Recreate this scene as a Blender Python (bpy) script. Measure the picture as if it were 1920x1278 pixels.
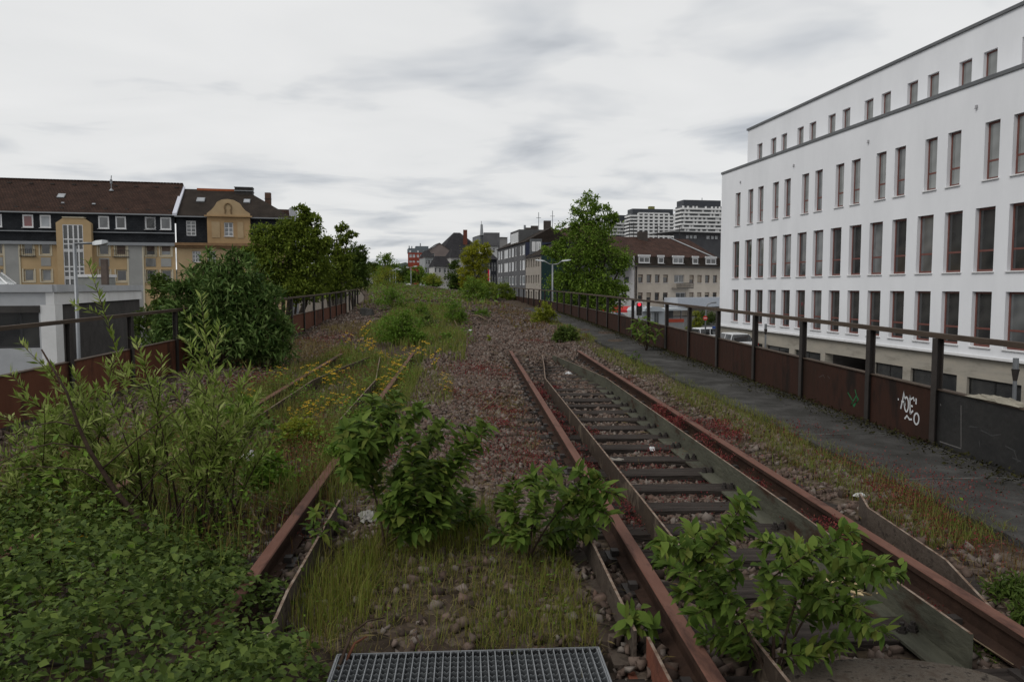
import bpy, math, random
import numpy as np
from mathutils import Vector, Matrix
for _o in list(bpy.data.objects): bpy.data.objects.remove(_o)
random.seed(5); rng = np.random.default_rng(11)
SC = bpy.context.scene; COL = SC.collection
# ---------------------------------------------------------------- camera
F = 1440.0; EYE = 1.56; GR = 0.0097; YAW = math.atan(86 / F); PITCH = math.atan(101 / F)
cam = bpy.data.cameras.new('camera'); camo = bpy.data.objects.new('camera', cam); COL.objects.link(camo)
cam.sensor_width = 36; cam.lens = 36 * F / 1920; cam.clip_end = 6000; cam.clip_start = .05
camo.location = (0, 0, EYE); camo.rotation_euler = (math.pi / 2 - PITCH, 0, -YAW)
SC.camera = camo
# ---------------------------------------------------------------- world: overcast deck over a clear-sky model
W = bpy.data.worlds.new('World'); SC.world = W; W.use_nodes = True
SUN_EL, SUN_AZ = math.radians(46), math.radians(238)
def build_world():
    nt = W.node_tree; nt.nodes.clear(); N = nt.nodes.new; L = nt.links.new
    out = N('ShaderNodeOutputWorld'); bg = N('ShaderNodeBackground'); bg.inputs['Strength'].default_value = .1
    sky = N('ShaderNodeTexSky'); sky.sky_type = 'NISHITA'; sky.sun_disc = False
    sky.sun_elevation = SUN_EL; sky.sun_rotation = SUN_AZ
    tc = N('ShaderNodeTexCoord'); sp = N('ShaderNodeSeparateXYZ'); L(tc.outputs['Generated'], sp.inputs[0])
    zz = N('ShaderNodeMath'); zz.operation = 'MAXIMUM'; L(sp.outputs['Z'], zz.inputs[0]); zz.inputs[1].default_value = 0
    za = N('ShaderNodeMath'); za.operation = 'ADD'; L(zz.outputs[0], za.inputs[0]); za.inputs[1].default_value = .10
    def div(o):
        d = N('ShaderNodeMath'); d.operation = 'DIVIDE'; L(o, d.inputs[0]); L(za.outputs[0], d.inputs[1]); return d.outputs[0]
    cb = N('ShaderNodeCombineXYZ'); L(div(sp.outputs['X']), cb.inputs[0]); L(div(sp.outputs['Y']), cb.inputs[1])
    mp = N('ShaderNodeMapping'); L(cb.outputs[0], mp.inputs[0]); mp.inputs['Scale'].default_value = (.8, .9, 1); mp.inputs['Location'].default_value = (3.55, .95, 0); mp.inputs['Rotation'].default_value = (0, 0, .12)
    n1 = N('ShaderNodeTexNoise'); n1.inputs['Scale'].default_value = 1.65; n1.inputs['Detail'].default_value = 4; n1.inputs['Roughness'].default_value = .5; n1.inputs['Distortion'].default_value = .35
    L(mp.outputs[0], n1.inputs['Vector'])
    n2 = N('ShaderNodeTexNoise'); n2.inputs['Scale'].default_value = .45; n2.inputs['Detail'].default_value = 2; L(mp.outputs[0], n2.inputs['Vector'])
    ad = N('ShaderNodeMath'); ad.operation = 'MULTIPLY_ADD'; L(n2.outputs[0], ad.inputs[0]); ad.inputs[1].default_value = .55; L(n1.outputs[0], ad.inputs[2])
    r = N('ShaderNodeValToRGB'); L(ad.outputs[0], r.inputs[0])
    e = r.color_ramp.elements; e[0].position = .40; e[0].color = (8.6, 8.6, 8.57, 1); e[1].position = 1.0; e[1].color = (4.7, 4.95, 5.3, 1)
    m1 = e.new(.77); m1.color = (7.9, 7.95, 7.95, 1); m2 = e.new(.90); m2.color = (6.2, 6.4, 6.65, 1)
    mx = N('ShaderNodeMix'); mx.data_type = 'RGBA'; mx.inputs['Factor'].default_value = .04
    L(r.outputs[0], mx.inputs['A']); L(sky.outputs[0], mx.inputs['B'])
    L(mx.outputs['Result'], bg.inputs['Color']); L(bg.outputs[0], out.inputs[0])
build_world()
sl = bpy.data.lights.new('sun', 'SUN'); sl.energy = 1.5; sl.angle = math.radians(30); sl.color = (1, .97, .93)
so = bpy.data.objects.new('sun', sl); COL.objects.link(so)
_d = Vector((math.sin(SUN_AZ) * math.cos(SUN_EL), math.cos(SUN_AZ) * math.cos(SUN_EL), math.sin(SUN_EL)))
so.rotation_euler = _d.to_track_quat('Z', 'Y').to_euler(); so.location = (0, 0, 60)
SC.view_settings.view_transform = 'Standard'; SC.view_settings.look = 'None'; SC.view_settings.exposure = 0; SC.view_settings.gamma = 1
# ---------------------------------------------------------------- pixels to places
RM = camo.rotation_euler.to_matrix(); FWD = Vector((math.sin(YAW), math.cos(YAW), 0)); CAM = Vector((0, 0, EYE))
def ray(px, py):
    d = RM @ Vector(((px - 960) / F, -(py - 639) / F, -1)); return d / d.dot(FWD)
def at(px, py, D): return CAM + ray(px, py) * D
def onZ(px, py, zr=0.0):                      # meets the sloping track plane z = zr + GR*Y
    d = ray(px, py); t = (zr - EYE) / (d.z - GR * d.y); return CAM + d * t
def onX(px, py, X): d = ray(px, py); return CAM + d * (X / d.x)
def cx(Y): return -0.0017 * (Y - 20) ** 2 if Y > 20 else 0.0      # the line curves left
# ---------------------------------------------------------------- materials
MATS = {}
def mat(name, c1, c2=None, scale=8, rough=.8, bump=0, detail=6, metal=0, spec=.3, c3=None, stretch=None, bscale=None, island=0.0, transl=0.0, pos=(.35, .65)):
    if name in MATS: return MATS[name]
    m = bpy.data.materials.new(name); m.use_nodes = True; nt = m.node_tree; N = nt.nodes.new; L = nt.links.new
    b = nt.nodes['Principled BSDF']; b.inputs['Roughness'].default_value = rough; b.inputs['Metallic'].default_value = metal
    b.inputs['Specular IOR Level'].default_value = spec
    if rough >= .7: b.inputs['Specular IOR Level'].default_value = spec * .25
    c2 = c2 or tuple(x * .8 for x in c1)
    tc = N('ShaderNodeTexCoord'); mp = N('ShaderNodeMapping'); L(tc.outputs['Object'], mp.inputs[0])
    if stretch: mp.inputs['Scale'].default_value = stretch
    nz = N('ShaderNodeTexNoise'); nz.inputs['Scale'].default_value = scale; nz.inputs['Detail'].default_value = detail; nz.inputs['Roughness'].default_value = .65
    L(mp.outputs[0], nz.inputs['Vector'])
    r = N('ShaderNodeValToRGB'); e = r.color_ramp.elements; e[0].position, e[1].position = pos
    e[0].color = (*c1, 1); e[1].color = (*c2, 1)
    if c3: k = e.new((pos[0] + pos[1]) / 2 + .04); k.color = (*c3, 1)
    L(nz.outputs[0], r.inputs[0]); colo = r.outputs[0]
    if island:
        g = N('ShaderNodeNewGeometry'); ad = N('ShaderNodeMath'); ad.operation = 'MULTIPLY_ADD'
        ad.inputs[1].default_value = island; L(g.outputs['Random Per Island'], ad.inputs[0])
        sb = N('ShaderNodeMath'); sb.operation = 'MULTIPLY_ADD'; sb.inputs[1].default_value = 1 - island; L(nz.outputs[0], sb.inputs[0]); sb.inputs[2].default_value = 0
        L(sb.outputs[0], ad.inputs[2]); L(ad.outputs[0], r.inputs[0])
    L(colo, b.inputs['Base Color'])
    if bump:
        n2 = N('ShaderNodeTexNoise'); n2.inputs['Scale'].default_value = bscale or scale * 6; n2.inputs['Detail'].default_value = 8; L(mp.outputs[0], n2.inputs['Vector'])
        bp = N('ShaderNodeBump'); bp.inputs['Strength'].default_value = bump; bp.inputs['Distance'].default_value = .02
        L(n2.outputs[0], bp.inputs['Height']); L(bp.outputs[0], b.inputs['Normal'])
    if transl:
        t = N('ShaderNodeBsdfTranslucent'); L(colo, t.inputs[0]); ms = N('ShaderNodeMixShader'); ms.inputs[0].default_value = transl
        L(b.outputs[0], ms.inputs[1]); L(t.outputs[0], ms.inputs[2]); L(ms.outputs[0], nt.nodes['Material Output'].inputs[0])
    MATS[name] = m; return m
def tilemat(name, c1, c2, mortar, sx, sy, rough=.85, bump=.5):           # courses too fine to build singly
    m = bpy.data.materials.new(name); m.use_nodes = True; nt = m.node_tree; N = nt.nodes.new; L = nt.links.new
    b = nt.nodes['Principled BSDF']; b.inputs['Roughness'].default_value = rough; b.inputs['Specular IOR Level'].default_value = .08
    uv = N('ShaderNodeUVMap'); br = N('ShaderNodeTexBrick'); L(uv.outputs[0], br.inputs['Vector'])
    br.inputs['Color1'].default_value = (*c1, 1); br.inputs['Color2'].default_value = (*c2, 1); br.inputs['Mortar'].default_value = (*mortar, 1)
    br.inputs['Scale'].default_value = 1; br.inputs['Brick Width'].default_value = sx; br.inputs['Row Height'].default_value = sy; br.inputs['Mortar Size'].default_value = sy * .09; br.inputs['Mortar Smooth'].default_value = .6
    nz = N('ShaderNodeTexNoise'); nz.inputs['Scale'].default_value = .7; nz.inputs['Detail'].default_value = 7; L(uv.outputs[0], nz.inputs['Vector'])
    mx = N('ShaderNodeMix'); mx.data_type = 'RGBA'; mx.blend_type = 'MULTIPLY'; mx.inputs['Factor'].default_value = .8
    rp = N('ShaderNodeValToRGB'); rp.color_ramp.elements[0].position = .3; rp.color_ramp.elements[0].color = (.55, .55, .55, 1); rp.color_ramp.elements[1].position = .7; rp.color_ramp.elements[1].color = (1.1, 1.1, 1.1, 1)
    L(nz.outputs[0], rp.inputs[0]); L(br.outputs[0], mx.inputs['A']); L(rp.outputs[0], mx.inputs['B']); L(mx.outputs['Result'], b.inputs['Base Color'])
    bp = N('ShaderNodeBump'); bp.inputs['Strength'].default_value = bump; bp.inputs['Distance'].default_value = .04; bp.invert = True
    L(br.outputs['Fac'], bp.inputs['Height']); L(bp.outputs[0], b.inputs['Normal'])
    MATS[name] = m; return m
LEAFGAIN = 1.7
def leafmat(name, cols, transl=.3, rough=.5, spec=.3):
    """colour of each leaf picked by island"""
    m = bpy.data.materials.new(name); m.use_nodes = True; nt = m.node_tree; N = nt.nodes.new; L = nt.links.new
    b = nt.nodes['Principled BSDF']; b.inputs['Roughness'].default_value = rough; b.inputs['Specular IOR Level'].default_value = spec * .3
    g = N('ShaderNodeNewGeometry'); oi = N('ShaderNodeObjectInfo'); ad = N('ShaderNodeMath'); ad.operation = 'ADD'
    L(g.outputs['Random Per Island'], ad.inputs[0]); L(oi.outputs['Random'], ad.inputs[1])
    fr = N('ShaderNodeMath'); fr.operation = 'FRACT'; L(ad.outputs[0], fr.inputs[0])
    r = N('ShaderNodeValToRGB'); e = r.color_ramp.elements
    cols = [tuple(min(1, x * LEAFGAIN * k) for x, k in zip(c, (1.0, 1.06, .66))) for c in cols] if transl else cols
    n = len(cols); e[0].position = 0; e[0].color = (*cols[0], 1); e[1].position = 1; e[1].color = (*cols[-1], 1)
    for i in range(1, n - 1): k = e.new(i / (n - 1)); k.color = (*cols[i], 1)
    L(fr.outputs[0], r.inputs[0]); L(r.outputs[0], b.inputs['Base Color'])
    t = N('ShaderNodeBsdfTranslucent'); L(r.outputs[0], t.inputs[0]); ms = N('ShaderNodeMixShader'); ms.inputs[0].default_value = transl
    L(b.outputs[0], ms.inputs[1]); L(t.outputs[0], ms.inputs[2]); L(ms.outputs[0], nt.nodes['Material Output'].inputs[0])
    MATS[name] = m; return m
def plain(name, c, rough=.6, metal=0, emit=0, spec=.4):
    m = mat(name, c, tuple(x * .9 for x in c), scale=3, rough=rough, metal=metal, spec=spec)
    if emit:
        b = m.node_tree.nodes['Principled BSDF']; b.inputs['Emission Color'].default_value = (*c, 1); b.inputs['Emission Strength'].default_value = emit
    return m
# ---------------------------------------------------------------- mesh helpers
def np_mesh(name, V, Fc):
    V = np.asarray(V, dtype=np.float32).reshape(-1, 3); Fc = np.asarray(Fc, dtype=np.int32); k = Fc.shape[1]; n = len(Fc)
    me = bpy.data.meshes.new(name); me.vertices.add(len(V)); me.vertices.foreach_set('co', V.ravel())
    me.loops.add(n * k); me.loops.foreach_set('vertex_index', Fc.ravel()); me.polygons.add(n)
    me.polygons.foreach_set('loop_start', np.arange(n, dtype=np.int32) * k); me.polygons.foreach_set('loop_total', np.full(n, k, dtype=np.int32))
    me.update(calc_edges=True); return me
class MB:
    def __init__(s): s.v = []; s.f = []; s.uv = []
    def poly(s, pts):
        b = len(s.v); s.v += [tuple(p) for p in pts]; s.f.append(tuple(range(b, b + len(pts)))); return s
    def add(s, v, f):
        b = len(s.v); s.v += [tuple(p) for p in v]; s.f += [tuple(b + i for i in q) for q in f]; return s
    def box(s, x0, x1, y0, y1, z0, z1):
        v = [(x0, y0, z0), (x1, y0, z0), (x1, y1, z0), (x0, y1, z0), (x0, y0, z1), (x1, y0, z1), (x1, y1, z1), (x0, y1, z1)]
        return s.add(v, [(0, 3, 2, 1), (4, 5, 6, 7), (0, 1, 5, 4), (1, 2, 6, 5), (2, 3, 7, 6), (3, 0, 4, 7)])
    def hexa(s, p):                                     # 4 bottom points, 4 top points
        return s.add(p, [(0, 3, 2, 1), (4, 5, 6, 7), (0, 1, 5, 4), (1, 2, 6, 5), (2, 3, 7, 6), (3, 0, 4, 7)])
    def tube(s, pts, rad, n=6, cap=True):
        pts = [Vector(p) for p in pts]
        if not hasattr(rad, '__len__'): rad = [rad] * len(pts)
        b = len(s.v); ref = Vector((.31, .83, .47))
        for i, p in enumerate(pts):
            t = (pts[min(i + 1, len(pts) - 1)] - pts[max(i - 1, 0)]).normalized()
            if abs(t.dot(ref)) > .95: ref = Vector((.9, -.2, .3))
            a = t.cross(ref).normalized(); c = t.cross(a)
            for k in range(n):
                q = 2 * math.pi * k / n; w = p + (a * math.cos(q) + c * math.sin(q)) * rad[i]; s.v.append(tuple(w))
        for i in range(len(pts) - 1):
            for k in range(n):
                s.f.append((b + i * n + k, b + i * n + (k + 1) % n, b + (i + 1) * n + (k + 1) % n, b + (i + 1) * n + k))
        if cap: s.f.append(tuple(b + k for k in range(n))[::-1]); s.f.append(tuple(b + (len(pts) - 1) * n + k for k in range(n)))
        return s
    def sweep(s, prof, path, up=(0, 0, 1)):             # prof: (lateral, up) list, closed; path: world points
        b = len(s.v); n = len(prof); path = [Vector(p) for p in path]; upv = Vector(up)
        for i, p in enumerate(path):
            t = (path[min(i + 1, len(path) - 1)] - path[max(i - 1, 0)]); t.z *= 1; lat = t.cross(upv).normalized()
            for (a, h) in prof: s.v.append(tuple(p + lat * a + upv * h))
        for i in range(len(path) - 1):
            for k in range(n):
                s.f.append((b + i * n + k, b + i * n + (k + 1) % n, b + (i + 1) * n + (k + 1) % n, b + (i + 1) * n + k))
        s.f.append(tuple(b + k for k in range(n))[::-1]); s.f.append(tuple(b + (len(path) - 1) * n + k for k in range(n)))
        return s
    def mesh(s, name):
        me = bpy.data.meshes.new(name); me.from_pydata(s.v, [], s.f); me.update(); return me
def wloc(o): return o.matrix_world_loc if False else Vector(o['_w']) if '_w' in o else Vector((0, 0, 0))
WL = {}                                                 # world place of each parent (parents never rotate unless local)
def link(name, me, m=None, parent=None, loc=(0, 0, 0), rotz=0, smooth=False):
    o = bpy.data.objects.new(name, me); COL.objects.link(o); o.location = loc
    if rotz: o.rotation_euler = (0, 0, rotz)
    if parent is not None: o.parent = parent
    if m is not None and me is not None and not me.materials: me.materials.append(m)
    if smooth and me is not None: me.polygons.foreach_set('use_smooth', [True] * len(me.polygons))
    return o
def tag(o, label=None, cat=None, group=None, kind=None):
    if label: o['label'] = label
    if cat: o['category'] = cat
    if group: o['group'] = group
    if kind: o['kind'] = kind
    return o
def thing(name, label, cat, loc=(0, 0, 0), group=None, rotz=0):
    o = link(name, None, loc=loc, rotz=rotz); WL[o.name] = Vector(loc); return tag(o, label, cat, group)
def part(name, mb, m, parent, smooth=False):            # mb in world places, parent an unrotated empty or part
    off = WL.get(parent.name, Vector((0, 0, 0))) if parent else Vector((0, 0, 0))
    if off.length: mb.v = [(a - off.x, b - off.y, c - off.z) for a, b, c in mb.v]
    o = link(name, mb.mesh(name), m, parent, smooth=smooth); WL[o.name] = off; return o
def struct(name, mb, m, smooth=False):
    o = link(name, mb.mesh(name), m, smooth=smooth); o['kind'] = 'structure'; return o
def bevel(o, w, seg=1):
    b = o.modifiers.new('b', 'BEVEL'); b.width = w; b.segments = seg; b.limit_method = 'ANGLE'; return o
def uvbox(o, su=1.0):
    """UV in metres along/up each face"""
    me = o.data; uv = me.uv_layers.new(name='UVMap')
    for p in me.polygons:
        n = p.normal; U = Vector((0, 0, 1)).cross(n)
        if U.length < .05: U = Vector((1, 0, 0))
        U.normalize(); Vv = n.cross(U)
        for li in p.loop_indices:
            c = me.vertices[me.loops[li].vertex_index].co; uv.data[li].uv = (c.dot(U) * su, c.dot(Vv) * su)
    return o
# ---------------------------------------------------------------- facades
class Fr:                                               # A left, B right as the camera sees them
    def __init__(s, A, B):
        s.A = Vector((A[0], A[1], 0)); B = Vector((B[0], B[1], 0)); s.L = (B - s.A).length; s.U = (B - s.A) / s.L
        s.n = s.U.cross(Vector((0, 0, 1))); s.rz = math.atan2(s.U.y, s.U.x)
    def p(s, u, z, d=0): q = s.A + s.U * u + s.n * d; return Vector((q.x, q.y, z))
    def hit(s, px, py=538, d=0):
        r = ray(px, py); t = (s.A + s.n * d - CAM).dot(s.n) / r.dot(s.n); return CAM + r * t
    def u(s, px, d=0): return (s.hit(px, 538, d) - s.A).dot(s.U)
    def z(s, px, py, d=0): return s.hit(px, py, d).z
    def shift(s, d): a = s.A + s.n * d; b = a + s.U * s.L; return Fr(a, b)
    def box(s, mb, u0, u1, z0, z1, d0, d1):
        return mb.hexa([s.p(u0, z0, d1), s.p(u1, z0, d1), s.p(u1, z0, d0), s.p(u0, z0, d0), s.p(u0, z1, d1), s.p(u1, z1, d1), s.p(u1, z1, d0), s.p(u0, z1, d0)])
def wallmesh(fr, u0, u1, z0, z1, holes, depth=.15, d=0):
    """holes: (ua, ub, za, zb); rows share za, zb"""
    mb = MB(); q = lambda a, b, c, e: mb.poly([fr.p(a, c, d), fr.p(b, c, d), fr.p(b, e, d), fr.p(a, e, d)])
    zs = sorted(set([z0, z1] + [h[2] for h in holes] + [h[3] for h in holes]))
    for a, b in zip(zs[:-1], zs[1:]):
        row = sorted([h for h in holes if h[2] <= a + 1e-6 and h[3] >= b - 1e-6]); c = u0
        for h in row:
            if h[0] > c + 1e-4: q(c, h[0], a, b)
            c = h[1]
        if c < u1 - 1e-4: q(c, u1, a, b)
    for (ua, ub, za, zb) in holes:
        i = d - depth
        mb.poly([fr.p(ua, za, d), fr.p(ua, zb, d), fr.p(ua, zb, i), fr.p(ua, za, i)]); mb.poly([fr.p(ub, za, i), fr.p(ub, zb, i), fr.p(ub, zb, d), fr.p(ub, za, d)])
        mb.poly([fr.p(ua, za, d), fr.p(ua, za, i), fr.p(ub, za, i), fr.p(ub, za, d)]); mb.poly([fr.p(ua, zb, i), fr.p(ua, zb, d), fr.p(ub, zb, d), fr.p(ub, zb, i)])
    return mb
WC = {}
def window(parent, fr, ua, ub, za, zb, d, frame, glass, fw=.06, mull=(), trans=(), sill=None, cell=False, blind=None, bl=.5, name='window'):
    """frame with its panes (and sill, blind) as sub-parts; d is the plane of the frame"""
    w, h = round(ub - ua, 2), round(zb - za, 2); key = (w, h, frame.name, fw, mull, trans)
    if key not in WC:
        mb = MB(); mb.box(0, fw, 0, .07, 0, h).box(w - fw, w, 0, .07, 0, h).box(fw, w - fw, 0, .07, 0, fw).box(fw, w - fw, 0, .07, h - fw, h)
        xs = [0] + [m * w for m in mull] + [w]; zs = [0] + [t * h for t in trans] + [h]
        for m in mull: mb.box(m * w - fw * .45, m * w + fw * .45, .004, .066, fw, h - fw)
        for t in trans: mb.box(fw, w - fw, .008, .06, t * h - fw * .45, t * h + fw * .45)
        cells = []
        if cell:
            for a, b in zip(zs[:-1], zs[1:]): cells.append(MB().poly([(fw * .5, .016, a + fw * .3), (w - fw * .5, .016, a + fw * .3), (w - fw * .5, .016, b - fw * .3), (fw * .5, .016, b - fw * .3)]).mesh('pane'))
        else: cells.append(MB().poly([(fw * .5, .016, fw * .5), (w - fw * .5, .016, fw * .5), (w - fw * .5, .016, h - fw * .5), (fw * .5, .016, h - fw * .5)]).mesh('pane'))
        WC[key] = (mb.mesh('window'), cells)
    fm, cells = WC[key]; off = WL.get(parent.name, Vector((0, 0, 0)))
    o = link(name, fm, frame, parent, fr.p(ua, za, d) - off, fr.rz)
    for c in cells:
        if not c.materials: c.materials.append(glass)
        p = link('pane', c, None, o)
        if c.materials[0] != glass: p.material_slots[0].link = 'OBJECT'; p.material_slots[0].material = glass
    if sill:
        k = ('sill', w, sill.name)
        if k not in WC: WC[k] = MB().box(-.06, w + .06, d - .06 if False else -.24, .03, -.05, -.005).mesh('sill')
        link('sill', WC[k], sill, o)
    if blind:
        k = ('blind', w, h, bl, blind.name)
        if k not in WC: WC[k] = MB().box(fw * .6, w - fw * .6, .012, .036, h * (1 - bl), h - fw * .5).mesh('blind')
        link('blind', WC[k], blind, o)
    return o
# ---------------------------------------------------------------- foliage helpers
def unit(n):
    v = rng.normal(size=(n, 3)); return v / np.linalg.norm(v, axis=1, keepdims=True)
def leafset(C, Dr, ln, wd, fold=.25, droop=0.0):
    """folded leaf blades: 6 corners, 4 triangles"""
    C = np.asarray(C); n = len(C); Dr = Dr / np.linalg.norm(Dr, axis=1, keepdims=True)
    up = np.tile([0, 0, 1.0], (n, 1)) + rng.normal(size=(n, 3)) * .45
    S = np.cross(Dr, up); S /= np.linalg.norm(S, axis=1, keepdims=True) + 1e-9; Nn = np.cross(S, Dr)
    ln = np.asarray(ln).reshape(-1, 1) * np.ones((n, 1)); wd = np.asarray(wd).reshape(-1, 1) * np.ones((n, 1))
    mid = C + Dr * ln * .45; tip = C + Dr * ln - Nn * ln * droop
    V = np.stack([C, mid + S * wd * .5 + Nn * wd * fold, tip, mid - S * wd * .5 + Nn * wd * fold], 1).reshape(-1, 3)
    b = np.arange(n)[:, None] * 4; Fc = np.concatenate([b + [0, 2, 1], b + [0, 3, 2]], 1).reshape(-1, 3)
    return V, Fc
def bladeset(P, h, w, lean=.35, tip=None):
    """grass blades: 5 corners bent; P base points"""
    n = len(P); a = rng.uniform(0, 2 * np.pi, n); L = np.stack([np.cos(a), np.sin(a), np.zeros(n)], 1); S = np.stack([-np.sin(a), np.cos(a), np.zeros(n)], 1)
    h = (np.asarray(h) * np.ones(n))[:, None]; w = (np.asarray(w) * np.ones(n))[:, None]; ln = (rng.uniform(0, lean, n))[:, None]
    Z = np.array([[0, 0, 1.0]]); m = P + Z * h * .55 + L * h * ln * .3; t = P + Z * h * (1 - .25 * ln) + L * h * ln
    V = np.stack([P - S * w, P + S * w, m + S * w * .7, m - S * w * .7, t], 1).reshape(-1, 3); b = np.arange(n)[:, None] * 5
    return V, np.concatenate([b + [0, 1, 2], b + [0, 2, 3], b + [3, 2, 4]], 1).reshape(-1, 3)
def joined(sets):
    Vs, Fs, o = [], [], 0
    for V, Fc in sets: Vs.append(V); Fs.append(Fc + o); o += len(V)
    return np.concatenate(Vs), np.concatenate(Fs)
def fol(name, V, Fc, m, parent=None, kind=None):
    off = WL.get(parent.name, Vector((0, 0, 0))) if parent is not None else Vector((0, 0, 0))
    o = link(name, np_mesh(name, V - np.array(off)[None, :], Fc), m, parent)
    if kind: o['kind'] = kind
    return o
def blob(px, py, D, r, ry=None, dy=0):                  # r, ry in photo pixels at distance D
    c = at(px, py, D + dy); return (c.x, c.y, c.z, r * D / F, r * D / F, (ry or r) * D / F)
def crown_leaves(blobs, ncl, nlf, size, crr=.3, shell=.45, asp=.5):
    B = np.array(blobs); wgt = (B[:, 3] * B[:, 5]) + .01; wgt /= wgt.sum()
    ix = rng.choice(len(B), ncl, p=wgt); d = unit(ncl); r = rng.uniform(shell, 1.0, ncl)[:, None] ** .7
    cc = B[ix, :3] + d * r * B[ix, 3:6]; cr = crr * B[ix, 3:6].mean(1) * rng.uniform(.5, 1.25, ncl)
    g = rng.normal(size=(ncl, nlf, 3)) * .5; P = (cc[:, None, :] + g * cr[:, None, None] * np.array([1, 1, .62])).reshape(-1, 3)
    out = np.repeat(d, nlf, 0); Dr = unit(len(P)) + out * .5 + np.array([0, 0, -.15]); s = size * rng.uniform(.6, 1.3, len(P))
    V, Fc = leafset(P, Dr, s, s * asp); return V, Fc, cc, ix
def tree(name, label, base, blobs, size, ncl, nlf, lm, tm, tr, group=None, crr=.3, shell=.45, cat='tree', fork=.35, asp=.55):
    t = thing(name, label, cat, tuple(base), group); V, Fc, cc, ix = crown_leaves(blobs, ncl, nlf, size, crr, shell, asp)
    fol('crown', V, Fc, lm, t); mb = MB(); bs = Vector(base); B = np.array(blobs)
    top = Vector(B[:, :3].mean(0)); fk = bs.lerp(top, fork); fk.x = bs.x * .6 + top.x * .4; fk.y = bs.y * .6 + top.y * .4
    mb.tube([bs, bs.lerp(fk, .5) + Vector((.03, .02, 0)), fk], [tr * 1.25, tr, tr * .8], 8)
    for b in B:
        c = Vector(b[:3]); m = fk.lerp(c, .55) + Vector((random.uniform(-1, 1), random.uniform(-1, 1), random.uniform(-.2, .6))) * (c - fk).length * .08
        mb.tube([fk, m, c], [tr * .6, tr * .4, tr * .25], 6)
    for i in rng.choice(len(cc), min(len(cc), 90), replace=False):
        c = Vector(B[ix[i], :3]); e = Vector(cc[i]); m = c.lerp(e, .5) + Vector((0, 0, -.05)) * (e - c).length
        mb.tube([c, m, e], [tr * .2, tr * .12, tr * .05], 4, False)
    part('trunk', mb, tm, t, True); return t
# ================================================================ SETTING
def street(x, Y): return float(np.interp(Y, [22, 52], [-5.6, -3.1]))
asph = mat('asphalt', (.05, .05, .052), (.085, .083, .08), .6, .9, .2)
mb = MB()
ys = [-300, 22, 52, 3500]
for i in range(3):
    for a, b in ((-3000, 0), (0, 3000)):
        mb.poly([(a, ys[i], street(0, ys[i])), (b, ys[i], street(0, ys[i])), (b, ys[i + 1], street(0, ys[i + 1])), (a, ys[i + 1], street(0, ys[i + 1]))])
struct('ground', mb, asph)
# far wooded hill
mb = MB(); nx = 140; xs = np.linspace(-520, 700, nx); hz = 26 + 7 * np.sin(xs * .011 + 1.2) + 4 * np.sin(xs * .037) + rng.normal(size=nx) * 1.3
for j, (yy, k) in enumerate(((780, 0), (850, .62), (930, 1.0), (1100, .8))):
    for i in range(nx): mb.v.append((xs[i], yy, -4 + hz[i] * k + 4 + (rng.normal() * 1.6 if k else -4)))
for j in range(3):
    for i in range(nx - 1): mb.f.append((j * nx + i, j * nx + i + 1, (j + 1) * nx + i + 1, (j + 1) * nx + i))
struct('hill', mb, mat('hill_wood', (.03, .042, .036), (.05, .062, .052), .12, .95, .6, bscale=.6))
_px = [-6, -5.1, -4, -3, -2.75, -1.0, -.6, .5, .85, 1.0, 1.25, 2.1, 2.4, 2.65, 3.0, 3.5, 6]
_pz = [-.06, -.06, -.08, -.12, -.165, -.165, -.13, -.13, -.165, -.172, -.198, -.198, -.172, -.165, -.12, -.075, -.08]
def rise(Y): return np.interp(Y, [0, 20, 50, 75, 105, 125, 160], [0, 0, .3, .55, 1.05, .9, .3])
def bzr(xr, Y):                                          # track bed height over the curve-relative x
    xr = np.asarray(xr, float); Y = np.asarray(Y, float); b = np.clip((Y - 15) / 4, 0, 1)
    n = .018 * np.sin(xr * 3.1 + Y * 1.7) + .014 * np.sin(xr * 5.3 - Y * 2.9 + 1) + .03 * np.sin(xr * 1.1 + Y * .45)
    pit = -.10 * np.clip((.72 - np.abs(xr)) / .08, 0, 1) * np.clip((3.42 - Y) / .06, 0, 1)
    return pit + GR * Y + np.interp(xr, _px, _pz) * (1 - b) - .09 * b + rise(Y) + n * (.5 + b)
def cxa(Y): Y = np.asarray(Y, float); return np.where(Y > 20, -.0017 * (Y - 20) ** 2, 0)
def bz(x, Y): return float(bzr(x - cx(Y), Y))
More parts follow.
